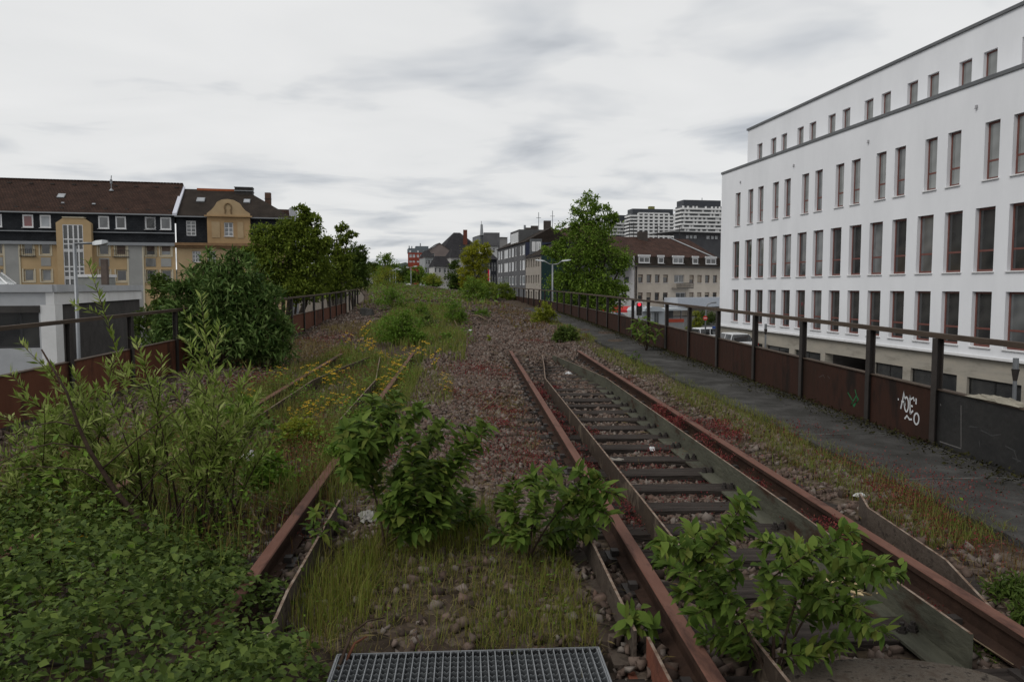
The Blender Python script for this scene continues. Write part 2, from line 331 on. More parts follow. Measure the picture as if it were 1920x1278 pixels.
# bed sheet
bedm = bpy.data.materials.new('ballast_bed'); bedm.use_nodes = True
def _bed():
    nt = bedm.node_tree; N = nt.nodes.new; L = nt.links.new; b = nt.nodes['Principled BSDF']; b.inputs['Roughness'].default_value = .95; b.inputs['Specular IOR Level'].default_value = .04
    tc = N('ShaderNodeTexCoord')
    v = N('ShaderNodeTexVoronoi'); v.inputs['Scale'].default_value = 17; L(tc.outputs['Object'], v.inputs['Vector'])
    r1 = N('ShaderNodeValToRGB'); sx = N('ShaderNodeSeparateXYZ'); L(v.outputs['Color'], sx.inputs[0]); L(sx.outputs[0], r1.inputs[0])
    e = r1.color_ramp.elements; e[0].color = (.028, .022, .017, 1); e[1].color = (.11, .086, .068, 1); k = e.new(.5); k.color = (.065, .048, .037, 1)
    n = N('ShaderNodeTexNoise'); n.inputs['Scale'].default_value = .9; n.inputs['Detail'].default_value = 9; n.inputs['Roughness'].default_value = .7; L(tc.outputs['Object'], n.inputs['Vector'])
    r2 = N('ShaderNodeValToRGB'); L(n.outputs[0], r2.inputs[0]); r2.color_ramp.elements[0].position = .5; r2.color_ramp.elements[1].position = .62
    mx = N('ShaderNodeMix'); mx.data_type = 'RGBA'; L(r2.outputs[0], mx.inputs['Factor']); L(r1.outputs[0], mx.inputs['A']); mx.inputs['B'].default_value = (.055, .042, .026, 1)
    L(mx.outputs['Result'], b.inputs['Base Color'])
    bp = N('ShaderNodeBump'); bp.invert = True; bp.inputs['Strength'].default_value = 1; bp.inputs['Distance'].default_value = .035; L(v.outputs['Distance'], bp.inputs['Height']); L(bp.outputs[0], b.inputs['Normal'])
_bed()
xg = np.linspace(-5.12, 4.62, 70); yg = np.concatenate([np.arange(-2, 24, .22), np.arange(24, 60, .7), np.arange(60, 162, 2.5)])
XX, YY = np.meshgrid(xg, yg); V = np.stack([XX + cxa(YY), YY, bzr(XX, YY)], -1).reshape(-1, 3); nx = len(xg)
ii = np.arange(len(yg) - 1)[:, None] * nx + np.arange(nx - 1)[None, :]; Q = np.stack([ii, ii + 1, ii + nx + 1, ii + nx], -1).reshape(-1, 4)
bed = link('track_bed', np_mesh('track_bed', V, Q), bedm, smooth=True); bed['kind'] = 'structure'
# masonry sides of the viaduct
mb = MB()
for s, xe in ((-1, -5.14), (1, 4.64)):
    yv = np.arange(-2, 162, 3.0)
    for a, b in zip(yv[:-1], yv[1:]):
        za, zb = bz(xe + cx(a), a) - .06, bz(xe + cx(b), b) - .06
        mb.poly([(xe + cx(a), a, za), (xe + cx(b), b, zb), (xe + cx(b), b, street(0, b) - .3), (xe + cx(a), a, street(0, a) - .3)])
struct('viaduct', mb, mat('masonry', (.2, .17, .14), (.13, .115, .1), 1.2, .9, .5))
# ---------------------------------------------------------------- ballast stones (uncountable)
ico_v = np.array([(-1, -1, -1), (1, -1, -1), (1, 1, -1), (-1, 1, -1), (-.7, -.7, 1), (.7, -.7, 1), (.7, .7, 1), (-.7, .7, 1)]) * .68
ico_f = np.array([(0, 2, 1), (0, 3, 2), (4, 5, 6), (4, 6, 7), (0, 1, 5), (0, 5, 4), (1, 2, 6), (1, 6, 5), (2, 3, 7), (2, 7, 6), (3, 0, 4), (3, 4, 7)])
def stones(n, x0, x1, y0, y1, r0, r1, keep=None):
    Y = y0 + (y1 - y0) * rng.uniform(size=n) ** 1.25; xr = rng.uniform(x0, x1, n)
    if keep is not None: k = keep(xr, Y); xr, Y = xr[k], Y[k]
    n = len(Y); r = rng.uniform(r0, r1, n); C = np.stack([xr + cxa(Y), Y, bzr(xr, Y) + r * .25], 1)
    T = ico_v[None] * rng.uniform(.6, 1.3, (n, 8, 1)) + rng.normal(size=(n, 8, 3)) * .16; sc = rng.uniform(.55, 1.3, (n, 1, 3)) * r[:, None, None]
    a = rng.uniform(0, 6.28, n); q = unit(n); ca, sa = np.cos(a)[:, None, None], np.sin(a)[:, None, None]; qq = q[:, None, :]
    P = T * sc; P = P * ca + np.cross(np.broadcast_to(qq, P.shape), P) * sa + qq * (P * qq).sum(-1, keepdims=True) * (1 - ca)
    return (P + C[:, None, :]).reshape(-1, 3), (ico_f[None] + (np.arange(n) * 8)[:, None, None]).reshape(-1, 3)
def off_sleepers(x, Y): return ~(((x > .45) & (x < 3.0) & (Y < 16.6)) & (((Y - 2.95) % .52) < .2)) & ~((np.abs(x - .975) < .08) | (np.abs(x - 2.477) < .08) | (np.abs(x - 1.235) < .03) | (np.abs(x - 2.15) < .12)) & ~((np.abs(x) < .68) & (Y < 3.38)) & ~((x > -.85) & (x < .45) & (Y < 4.9) & (rng.uniform(size=len(x)) < .75)) | (Y > 16.8)
stonem = leafmat('ballast_stone', [(.030, .023, .019), (.098, .070, .056), (.13, .098, .08), (.068, .046, .037), (.18, .155, .135), (.115, .070, .053)], 0.0, .9, .2)
sets = [stones(8500, -1.0, 3.2, 2.4, 6.5, .014, .038, off_sleepers), stones(1500, -.7, .7, 2.3, 3.36, .015, .03, lambda x, Y: np.abs(x) < .68), stones(19000, -1.0, 3.3, 5.5, 13, .018, .036, off_sleepers), stones(20000, -.9, 3.2, 12, 26, .02, .042, off_sleepers),
        stones(5000, -5.0, -2.7, 6, 22, .02, .045), stones(3500, -2.6, -1, 4, 16, .018, .035), stones(6500, -5, 3.4, 22, 46, .03, .06), stones(2500, -4.8, 3.6, 46, 90, .05, .1)]
V, Fc = joined(sets); o = fol('ballast_stones', V, Fc, stonem, kind='stuff'); tag(o, 'grey brown ballast stones strewn over the track bed', 'gravel')
# ---------------------------------------------------------------- walkway of concrete slabs
conc = mat('old_concrete', (.028, .027, .024), (.085, .083, .078), 2.2, .95, .8, c3=(.055, .053, .05), bscale=45, detail=10, pos=(.3, .7), spec=.15)
concl = mat('pale_joint', (.13, .13, .12), (.06, .06, .055), 5, .9, .3)
wk = link('walkway', None); wk['kind'] = 'structure'
Y0 = 2.3
for k in range(20):
    a, b = Y0 + k * 1.8, Y0 + k * 1.8 + 1.77; tilt = random.uniform(-.008, .008); e = 3.42 + random.uniform(-.02, .02)
    mb = MB(); zf = lambda Y, x: GR * Y - .035 + tilt * (x - 4) + float(rise(Y))
    mb.hexa([(e + cx(a), a, zf(a, e) - .14), (4.53 + cx(a), a, zf(a, 4.5) - .14), (4.53 + cx(b), b, zf(b, 4.5) - .14), (e + cx(b), b, zf(b, e) - .14), (e + cx(a), a, zf(a, e)), (4.53 + cx(a), a, zf(a, 4.5)), (4.53 + cx(b), b, zf(b, 4.5)), (e + cx(b), b, zf(b, e))])
    bevel(part('slab', mb, conc, wk), .012)
    if k < 10:
        mb = MB(); mb.box(3.45, 4.1 + random.uniform(-.1, .3), b + .004, b + .022, GR * b - .10, GR * b - .033); part('joint_strip', mb, concl, wk)
# ---------------------------------------------------------------- steel railings
rust = mat('rusty_steel', (.026, .016, .012), (.018, .013, .011), 2.2, .8, .35, c3=(.038, .019, .014), spec=.3, stretch=(1, 1, .35))
rustl = mat('rusty_red_steel', (.085, .036, .022), (.042, .022, .016), 1.8, .8, .35, c3=(.11, .045, .027), spec=.3, stretch=(1, 1, .35))
dark = mat('dark_steel', (.02, .017, .015), (.032, .026, .023), 3, .65, .25, spec=.35)
blackp = mat('black_plate', (.012, .012, .012), (.022, .021, .02), 3, .6, .25, spec=.35)
tops = mat('rail_top_steel', (.05, .038, .03), (.08, .06, .045), 3, .7, .3, stretch=(6, .5, 6))
RX = 4.56; LX = -5.08; HT = 1.0; HP = .50
def railing(name, label, X, inside, posts, pm, dm, tm, lastplate):
    t = thing(name, label, 'railing', (X, posts[0], -.05)); s = inside; out = []
    for i, Y in enumerate(posts):
        x = X + cx(Y); z0 = GR * Y - .12 + float(rise(Y)) * .3; zt = GR * Y + HT; mb = MB()
        xi, xo = x + s * .055, x - s * .014; lo, hi = min(xi, xo), max(xi, xo)
        mb.box(lo + .006, hi - .006, Y - .006, Y + .006, z0, zt); mb.box(min(xi, xi - s * .008), max(xi, xi - s * .008), Y - .04, Y + .04, z0, zt); mb.box(min(xo, xo + s * .008), max(xo, xo + s * .008), Y - .04, Y + .04, z0, zt)
        mb.box(min(xi, xi + s * .07), max(xi, xi + s * .07), Y - .07, Y + .07, z0, z0 + .05)
        part('post', mb, dm, t)
    for i, (a, b) in enumerate(zip(posts[:-1], posts[1:])):
        xa, xb = X + cx(a), X + cx(b); mb = MB(); ra, rb = float(rise(a)) * .3, float(rise(b)) * .3
        q = lambda da, db, za, zb: [(xa + da, a + .008, GR * a + za), (xb + da, b - .008, GR * b + za), (xb + db, b - .008, GR * b + za), (xa + db, a + .008, GR * a + za), (xa + da, a + .008, GR * a + zb), (xb + da, b - .008, GR * b + zb), (xb + db, b - .008, GR * b + zb), (xa + db, a + .008, GR * a + zb)]
        if lastplate is None or b < lastplate:
            mb.hexa(q(s * .012, 0, -.16, HP)); p = part('panel', mb, pm if not (name.endswith('parapet') and i < 2) else blackp, t); out.append((p, a, b))
            mb = MB(); mb.hexa(q(s * .03, -s * .05, HP + .001, HP + .012)); part('flange', mb, tm, t)
            mb = MB(); mb.hexa(q(s * .04, s * .013, -.10, -.06)); part('bottom_angle', mb, dm, t)
        mb = MB(); mb.hexa([(v[0], v[1] - .008 if k % 4 in (0, 3) else v[1] + .008, v[2]) for k, v in enumerate(q(s * .05, -s * .02, HT + .001, HT + .048))]); part('top_rail', mb, tm, t)
    return t, out
rposts = [3.45, 5.25] + sorted(onX(p, 690, RX - .06).y for p in (1750, 1625, 1499, 1410, 1341))
while rposts[-1] < 54: rposts.append(rposts[-1] + 1.78)
rr, rpan = railing('steel_parapet', 'dark rusty steel plate railing along the walkway on the right', RX, -1, rposts, rust, dark, tops, None)
lposts = [4.7 + 1.8 * k for k in range(22)]
lr, lpan = railing('plate_railing', 'reddish rusty plate railing with posts along the left edge of the line', LX, 1, lposts, rustl, dark, tops, 37)
# graffiti on the plates, as flat paint strokes
def paint(panel, strokes, m, w, name):
    off = WL[rr.name]; mb = MB()
    for st in strokes:
        P = [onX(1400 + x / 3.692, 600 + y / 3.692, RX - .0135) for x, y in st]
        if len(P) == 1: P.append(P[0] + Vector((0, w * .9, 0)))
        for i in range(len(P)):
            a = P[max(i - 1, 0)]; b = P[min(i + 1, len(P) - 1)]; t = (b - a).normalized(); n = Vector((0, -t.z, t.y)) * w * .5; mb.v += [tuple(P[i] + n), tuple(P[i] - n)]
        base = len(mb.v) - 2 * len(P)
        for i in range(len(P) - 1): mb.f.append((base + 2 * i, base + 2 * i + 1, base + 2 * i + 3, base + 2 * i + 2))
    part(name, mb, m, panel)
def ell(x, y, rx, ry, a0=0, a1=380): return [(x + rx * math.cos(math.radians(a)), y + ry * math.sin(math.radians(a))) for a in range(a0, a1, 20)]
def panel_at(px): 
    Y = onX(px, 700, RX).y; return [p for p, a, b in rpan if a <= Y <= b][0]
paint(panel_at(1690), [[(1053, 548)], [(1066, 612), (1080, 550), (1090, 492), (1094, 540), (1096, 590)], [(1070, 562), (1098, 566)], ell(1106, 582, 14, 50), [(1131, 520), (1130, 590), (1132, 648)], [(1128, 522), (1140, 548), (1154, 534), (1160, 560)], [(1130, 590), (1150, 596)], [(1132, 646), (1152, 626)], [(1173, 540), (1172, 582)], [(1093, 682), (1110, 660), (1126, 686), (1144, 686)], ell(1175, 682, 17, 38, -60, 320)], plain('white_paint', (.5, .51, .52), .7), .020, 'graffiti')
paint(panel_at(1600), [[(700, 500), (735, 560), (720, 590), (760, 520), (775, 545), (740, 600)], [(750, 480), (770, 560), (735, 590)]], plain('green_paint', (.02, .13, .05), .7), .016, 'graffiti')
paint(panel_at(1600), [[(500, 395), (530, 380), (540, 400)], [(560, 385), (575, 405)]], plain('faint_paint', (.06, .045, .04), .7), .012, 'graffiti')
paint(panel_at(1790), [[(1484, 590), (1484, 888)], [(1335, 838), (1484, 888)], [(1340, 580), (1346, 592)]], plain('worn_edge', (.13, .125, .12), .7), .010, 'hatch_edge')
paint(panel_at(1790), [[(1620, 760), (1700, 800), (1760, 790)], [(1540, 735), (1600, 742)], [(1610, 830), (1616, 880)], [(1790, 870), (1860, 905), (1840, 950), (1900, 980)], [(1850, 900), (1880, 985)]], plain('scratch_paint', (.05, .05, .05), .7), .012, 'graffiti')
# ---------------------------------------------------------------- tracks
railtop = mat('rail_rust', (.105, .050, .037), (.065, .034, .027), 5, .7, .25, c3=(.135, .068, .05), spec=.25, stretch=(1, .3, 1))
grn = mat('guard_steel', (.085, .084, .062), (.038, .022, .015), 4.5, .85, .5, c3=(.062, .062, .047), detail=10, spec=.3, stretch=(1, .4, 1))
grd = mat('guard_rusty', (.06, .045, .033), (.12, .095, .07), 3.5, .8, .3, c3=(.045, .034, .027), spec=.25)
wood = mat('sleeper_wood', (.022, .018, .016), (.058, .048, .042), 3, .95, .8, stretch=(.6, 7, 4), bscale=14)
prof = [(-.036, -.006), (-.03, 0), (.03, 0), (.036, -.006), (.036, -.035), (.01, -.05), (.008, -.125), (.062, -.138), (.062, -.15), (-.062, -.15), (-.062, -.138), (-.008, -.125), (-.01, -.05), (-.036, -.035)]
prof = prof[::-1]
def pth(x, a, b, z=0, st=1.0):
    n = max(2, int((b - a) / st)); return [(x, Y, GR * Y + z) for Y in np.linspace(a, b, n)]
def angle(side, t=.014, w=.15, h=.17): # L bar: web at 0, leg toward side
    return [(0, .01), (0, -h), (side * w, -h), (side * w, -h + t), (side * t, -h + t), (side * t, .01)]
boltm = MB().tube([(0, 0, 0), (0, 0, .014), (0, 0, .0141), (0, 0, .034), (0, 0, .0341), (0, 0, .05)], [.026, .026, .02, .02, .012, .012], 6)
bolt_me = boltm.mesh('bolt'); bolt_me.materials.append(dark)
def clip(side): # rail chair
    return None
chair = MB().box(-.11, .11, -.08, .08, -.15, -.135); chair.box(.04, .085, -.03, .03, -.135, -.10).box(-.085, -.04, -.03, .03, -.135, -.10); chair_me = chair.mesh('rail_clip'); chair_me.materials.append(dark)
sleeper_mes = []
for k in range(4):
    mb = MB(); r_ = lambda: random.uniform(-.012, .012); mb.hexa([(-1.26 + r_(), -.115 + r_(), -.16), (1.26 + r_(), -.115 + r_(), -.16), (1.26 + r_(), .115 + r_(), -.16), (-1.26 + r_(), .115 + r_(), -.16), (-1.26 + r_(), -.115 + r_(), r_() * .6), (1.26 + r_(), -.115 + r_(), r_() * .6), (1.26 + r_(), .115 + r_(), r_() * .6), (-1.26 + r_(), .115 + r_(), r_() * .6)])
    me = mb.mesh('sleeper'); me.materials.append(wood); sleeper_mes.append(me)
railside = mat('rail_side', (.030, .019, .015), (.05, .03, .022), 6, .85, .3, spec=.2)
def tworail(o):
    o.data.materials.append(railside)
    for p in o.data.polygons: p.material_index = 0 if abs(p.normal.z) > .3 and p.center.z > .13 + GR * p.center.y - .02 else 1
GUARDS = []
def track(label, xl, xr, y0, y1, ytap, guards):
    xm = (xl + xr) / 2; t = thing('railway_track', label, 'track', (xm, y0, GR * y0 - .15)); off = WL[t.name]
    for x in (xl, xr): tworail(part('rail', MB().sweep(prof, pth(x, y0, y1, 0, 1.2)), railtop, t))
    for (x, side, tapx, m, ya) in guards:
        path = [(x - (side * .10 if ya < 3.4 and m is grn else 0) * 0, ya, GR * ya)] + pth(x, ya + .5, 12.0, 0, 1.5) + [((x + tapx) / 2, 14.0, GR * 14 - .01), (tapx, ytap, GR * ytap - .04)]
        g = part('guard_angle', MB().sweep(angle(side) if side < 0 else angle(side)[::-1], path), m, t); GUARDS.append(g)
        for k in range(int((12 - ya - .3) / .52)):
            Y = 2.95 + .06 + (k + 1) * .52
            for dx in (.04, .10):
                if Y > ya + .1: link('bolt', bolt_me, None, t, Vector((x + side * dx, Y + random.uniform(-.02, .02), GR * Y - .157)) - off, random.uniform(-.2, .2))
    k = 0; Y = 2.95 + .1
    while Y < y1 - .2:
        link('sleeper', random.choice(sleeper_mes), None, t, Vector((xm + random.uniform(-.05, .05), Y, GR * Y - .157)) - off, random.uniform(-.012, .012))
        for x in (xl, xr): link('rail_clip', chair_me, None, t, Vector((x, Y, GR * Y - .004)) - off)
        Y += .52
    return t
track('rusty railway track with bare timber sleepers on the right, ending in ballast', .975, 2.477, 2.0, 16.8, 16.2, [(1.235, 1, 1.6, grd, 2.2), (2.22, -1, 1.84, grn, 3.15)])
track('overgrown rusty railway track on the left among weeds and yellow flowers', -2.64, -1.14, 2.0, 16.4, 16.0, [(-2.38, 1, -2.0, grd, 7.0), (-1.40, -1, -1.78, grd, 8.5)])
edge_pale = mat('flaked_edge', (.26, .21, .17), (.10, .06, .042), 16, .85, .4, c3=(.17, .12, .09))
def paletop(o, m):
    """worn pale paint along the top edge"""
    o.data.materials.append(m)
    zc = {}
    for v in o.data.vertices: k = round(v.co.y, 2); zc[k] = max(zc.get(k, -9), v.co.z)
    for p in o.data.polygons:
        if all(o.data.vertices[i].co.z > zc[round(o.data.vertices[i].co.y, 2)] - .004 for i in p.vertices): p.material_index = 1
    return o
def loosebar(label, path, side, m):
    o = link('guard_bar', MB().sweep(angle(side, .014, .1, .16) if side < 0 else angle(side, .014, .1, .16)[::-1], path).mesh('guard_bar'), m); paletop(o, edge_pale); return tag(o, label, 'steel bar', 'outer guard bars beside the rails')
for g in GUARDS: paletop(g, edge_pale)
loosebar('flaking white-edged guard bar just left of the right track near the grating', pth(.75, 3.27, 4.75), -1, mat('flaked_steel', (.055, .043, .035), (.028, .022, .019), 7, .8, .4, c3=(.085, .068, .055)))
loosebar('short red rusted guard bar stub at the bottom edge beside the grating', pth(.80, 1.9, 3.24, -.015), -1, mat('red_rust', (.16, .062, .04), (.09, .04, .03), 6, .8, .4))
loosebar('flaking guard bar right of the left track, running through the tall grass', [(-.905, 3.35, GR * 3 - .05)] + pth(-.905, 3.8, 5.4), 1, MATS['flaked_steel'])
loosebar('bent guard bar flaring outward right of the right track beside red stonecrop', [(2.60, 3.55, GR * 4 - .09), (2.67, 4.05, GR * 4 - .01), (2.70, 4.6, GR * 4.6), (2.73, 5.0, GR * 5), (2.84, 5.32, GR * 5.3 + .01)], 1, MATS['flaked_steel'])
# ---------------------------------------------------------------- steel grating at the bottom
galv = mat('galvanised', (.27, .28, .29), (.19, .2, .21), 9, .5, .15, metal=.5, spec=.5)
g0, g1, gx0, gx1 = 2.4, 3.35, -.57, .585; gz = GR * 3 - .10
gt = thing('steel_grating', 'galvanised steel grating panel lying at the bottom edge', 'grating', (0, g0, gz - .03))
me = MB().box(-.0022, .0022, g0, g1, gz - .03, gz).mesh('bearing_bar'); me.transform(Matrix.Translation((0, -g0, -gz + .03))); me.materials.append(galv)
nb = 36
for k in range(nb): link('bearing_bar', me, None, gt, (gx0 + (gx1 - gx0) * k / (nb - 1), 0, 0))
mb = MB(); n = 120
for i in range(n):                                          # serrated upper edge
    a = gx0 + (gx1 - gx0) * i / n; b = gx0 + (gx1 - gx0) * (i + 1) / n; h1 = .001 if i % 2 else -.007; h2 = -.007 if i % 2 else .001
    mb.hexa([(a, -.0035, -.024), (b, -.0035, -.024), (b, .0035, -.024), (a, .0035, -.024), (a, -.0035, h1), (b, -.0035, h2), (b, .0035, h2), (a, .0035, h1)])
me = mb.mesh('cross_bar'); me.materials.append(mat('dull_zinc', (.13, .14, .145), (.09, .095, .1), 9, .55, .15, metal=.4))
for k in range(22): link('cross_bar', me, None, gt, (0, .02 + k * .0445, .0285))
mb = MB().box(gx0 - .01, gx1 + .01, g1 + .001, g1 + .006, gz - .03, gz + .003).box(gx0 - .012, gx0 - .004, g0, g1, gz - .03, gz + .003).box(gx1 + .004, gx1 + .012, g0, g1, gz - .03, gz + .003); part('edge_bar', mb, galv, gt)
# pitted round cover at the lower right
mb = MB(); c = onZ(1665, 1300, -.12); n = 40
for ring, (r, z) in enumerate(((.52, -.03), (.52, .02), (.49, .035), (.30, .045), (.0, .05))):
    for k in range(n): a = 2 * math.pi * k / n; mb.v.append((c.x + r * math.cos(a) * 1.05, c.y + r * math.sin(a) * .55 - .04, c.z + z))
for j in range(4):
    for k in range(n): mb.f.append((j * n + k, j * n + (k + 1) % n, (j + 1) * n + (k + 1) % n, (j + 1) * n + k))
tag(link('round_cover', mb.mesh('round_cover'), mat('pitted_cover', (.09, .07, .055), (.035, .028, .024), 26, .9, .8, c3=(.13, .11, .09)), smooth=True), 'pitted brown round cover plate at the bottom right corner', 'cover')
# ================================================================ BUILDINGS
def glassm(name, c, c2, rough=.06, sc=.5):
    return mat(name, c, c2, sc, rough, 0, detail=2, spec=.9, pos=(.4, .6))
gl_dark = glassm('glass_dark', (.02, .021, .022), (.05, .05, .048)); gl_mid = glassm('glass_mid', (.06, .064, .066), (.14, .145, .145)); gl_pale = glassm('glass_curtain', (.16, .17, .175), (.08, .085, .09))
gl_sky = glassm('glass_sky', (.20, .21, .205), (.12, .125, .12)); gl_red = glassm('glass_redblind', (.16, .03, .03), (.1, .02, .02)); gl_lite = glassm('glass_light', (.3, .32, .34), (.2, .21, .22))  # gl_sky: pale sky reflection painted into the base colour
def hfr(pa, Da, pb, Db): a = at(pa, 538, Da); b = at(pb, 538, Db); return Fr((a.x, a.y), (b.x, b.y))
def camline(X0, k, Z0, Z1):                                  # line X = X0 + k Z in camera-aligned ground axes
    r = Vector((math.cos(YAW), -math.sin(YAW), 0)); f = lambda Z: r * (X0 + k * Z) + FWD * Z
    return Fr(f(Z0), f(Z1))
# ---------------------------------------------------------------- white office building, right
white = mat('white_render', (.71, .72, .74), (.65, .66, .68), .5, .9, .08, detail=9, bscale=40, spec=.2, stretch=(1, 1, .35))
coping = mat('grey_coping', (.10, .105, .11), (.13, .135, .14), 1, .5, metal=.3)
brownf = mat('brown_frame', (.15, .055, .042), (.12, .044, .035), 4, .5, spec=.4)
whitesill = plain('white_sill', (.66, .66, .66), .5)
board = mat('board_concrete', (.34, .31, .26), (.24, .22, .185), .7, .9, .25, c3=(.30, .28, .24), stretch=(1, 1, 4))
fr = camline(23.9, -.1385, 58.5, 21.5); L_ = fr.L
wb = thing('office_building', 'white rendered office building with brown-framed windows right of the railing', 'building', tuple(fr.p(0, -5.6)))
px = lambda xs, sc, o: [(o + a / sc, o + b / sc) for a, b in xs]
row2 = px([(150, 190), (218, 255), (282, 318), (350, 390), (423, 467), (500, 552), (588, 640), (680, 740), (783, 847), (890, 965), (1012, 1093), (1148, 1238), (1297, 1393), (1462, 1570), (1645, 1765)], 2.905, 1320)
row3 = px([(170, 198), (240, 270), (297, 327), (380, 413), (445, 480), (543, 583), (617, 659), (733, 780), (820, 872), (960, 1016), (1063, 1125), (1232, 1302), (1360, 1433), (1565, 1652), (1725, 1818)], 3.043, 1320)
row4 = px([(287, 315), (362, 393), (420, 453), (510, 545), (577, 615), (682, 722), (760, 805), (883, 933), (977, 1030), (1120, 1180), (1233, 1295), (1406, 1478), (1540, 1618), (1755, 1838)], 3.043, 1320)
def uw(f, row, w):
    c = [(f.u(a) + f.u(b)) / 2 for a, b in row]; step = (c[-1] - c[-3]) / 1; c += [c[-2] + step, c[-1] + step, c[-2] + 2 * step, c[-1] + 2 * step]
    return [(u - w / 2, u + w / 2) for u in c if u + w / 2 < f.L - .3]
w2 = np.mean([fr.u(b) - fr.u(a) for a, b in row2]); w3 = np.mean([fr.u(b) - fr.u(a) for a, b in row3])
Z1a, Z1b, Z2a, Z2b, Z3a, Z3b, ZS, ZP = -.92, 1.37, 2.2, 4.83, 5.95, 8.28, -1.29, 10.14
holes = [(a, b, Z1a, Z1b) for a, b in uw(fr, row2, w2)] + [(a, b, Z2a, Z2b) for a, b in uw(fr, row2, w2)] + [(a, b, Z3a, Z3b) for a, b in uw(fr, row3, w3)]
part('wall', wallmesh(fr, 0, L_, ZS, ZP - .16, holes, .24), white, wb)
for (a, b, za, zb) in holes:
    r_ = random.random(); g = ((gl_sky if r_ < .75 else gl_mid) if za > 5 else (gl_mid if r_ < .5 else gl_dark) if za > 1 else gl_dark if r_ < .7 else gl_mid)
    window(wb, fr, a, b, za, zb, -.17, brownf, g, .09, (), (.33,), whitesill, True)
mb = MB(); mb.poly([fr.p(0, ZS), fr.p(0, ZP - .16), fr.p(0, ZP - .16, -16), fr.p(0, ZS, -16)]).poly([fr.p(0, ZP - .2), fr.p(L_, ZP - .2), fr.p(L_, ZP - .2, -16), fr.p(0, ZP - .2, -16)]).poly([fr.p(L_, ZS), fr.p(L_, ZS, -16), fr.p(L_, ZP - .2, -16), fr.p(L_, ZP - .2)])
part('side_wall', mb, white, wb)
mb = MB(); fr.box(mb, -.06, L_ + .06, ZP - .157, ZP, -.35, .06); fr.box(mb, -.06, .3, ZP - .157, ZP, -16, -.352); part('coping', mb, coping, wb)
mb = MB(); fr.box(mb, -.08, L_, ZS - .10, ZS - .002, -.3, .10); part('base_sill', mb, whitesill, wb)
# set-back attic storey
fa = fr.shift(-1.5); ua = fa.u(1396.5); ZT = 13.2; w4 = np.mean([fa.u(b) - fa.u(a) for a, b in row4])
ah = [(a, b, 9.98, 11.77) for a, b in uw(fa, row4, w4)]
part('attic_wall', wallmesh(fa, ua, L_, ZP - .2, ZT - .14, ah, .28), white, wb)
for (a, b, za, zb) in ah: window(wb, fa, a, b, za, zb, -.16, brownf, gl_sky, .08, (), (), None, True)
mb = MB(); mb.poly([fa.p(ua, ZP - .2), fa.p(ua, ZT - .14), fa.p(ua, ZT - .14, -12), fa.p(ua, ZP - .2, -12)]).poly([fa.p(ua, ZT - .16), fa.p(L_, ZT - .16), fa.p(L_, ZT - .16, -12), fa.p(ua, ZT - .16, -12)]); part('attic_side', mb, white, wb)
mb = MB(); fa.box(mb, ua - .08, L_ + .06, ZT - .137, ZT, -.4, .09); part('attic_coping', mb, coping, wb)
# board-marked concrete ground floor
base = [(1412, 1432), (1439.3, 1482.6), (1493, 1542), (1644, 1698), (1713, 1801), (1820, 1924)]
fb = fr.shift(-.12); bh = [(fb.u(a), fb.u(b), -4.3, -2.27) for a, b in base]; ent = (fb.u(1550.5), fb.u(1633), -5.5, -2.2)
hl = bh + [ent]
part('ground_floor_wall', wallmesh(fb, 0, L_, -7, ZS - .1, bh, .3), board, wb) if False else None
w_ = MB()
cuts = sorted(bh + [ent]); c0 = .0
for h in cuts:
    fb.box(w_, c0, h[0], -7, ZS - .1, -.5, 0); fb.box(w_, h[0] + .0, h[1], h[3], ZS - .1, -.5, -.002)
    if h is not ent: fb.box(w_, h[0], h[1], -7, h[2], -.5, -.002)
    c0 = h[1]
fb.box(w_, c0, L_, -7, ZS - .1, -.5, 0); part('ground_floor_wall', w_, board, wb)
sheet = plain('paper_note', (.5, .52, .53), .7)
for i, h in enumerate(bh):
    n = max(2, int((h[1] - h[0]) / 1.1)); win = window(wb, fb, h[0], h[1], h[2], h[3], -.12, plain('black_frame', (.012, .012, .012), .4), gl_dark, .09, tuple(k / n for k in range(1, n)), (), None, False)
    for k in range(n):
        if (i + k) % 3 != 2:
            s_ = MB().box(.2 + k * (h[1] - h[0]) / n, .34 + k * (h[1] - h[0]) / n, .028, .04, h[3] - h[2] - .5, h[3] - h[2] - .3).mesh('paper_note'); link('paper_note', s_, sheet, win)
mb = MB(); fb.box(mb, ent[0], ent[1], -6.5, -2.2, -3.2, -3.0); fb.box(mb, ent[0] - .1, ent[0], -6.5, -2.2, -3.0, -.5); fb.box(mb, ent[1], ent[1] + .1, -6.5, -2.2, -3, -.5); part('entrance_recess', mb, mat('dark_recess', (.09, .08, .075), (.06, .055, .05), 1, .8), wb)
mb = MB(); fr.box(mb, -.16, -.04, -5.6, ZP - .2, -.5, -.38); part('downpipe', mb, plain('zinc_grey', (.14, .15, .16), .5, .4), wb)
for p_, q_ in ((1389, 341), (1489, 310), (1629, 265), (1832, 200)):
    q = fr.hit(p_, q_); u_ = (q - fr.A).dot(fr.U); mb = MB(); fr.box(mb, u_ - .05, u_ + .05, q.z - .06, q.z + .06, -.002, .06); fr.box(mb, u_ - .04, u_ + .04, q.z - .1, q.z - .06, .01, .09); part('wall_lamp', mb, plain('lamp_grey', (.32, .32, .33), .5), wb)
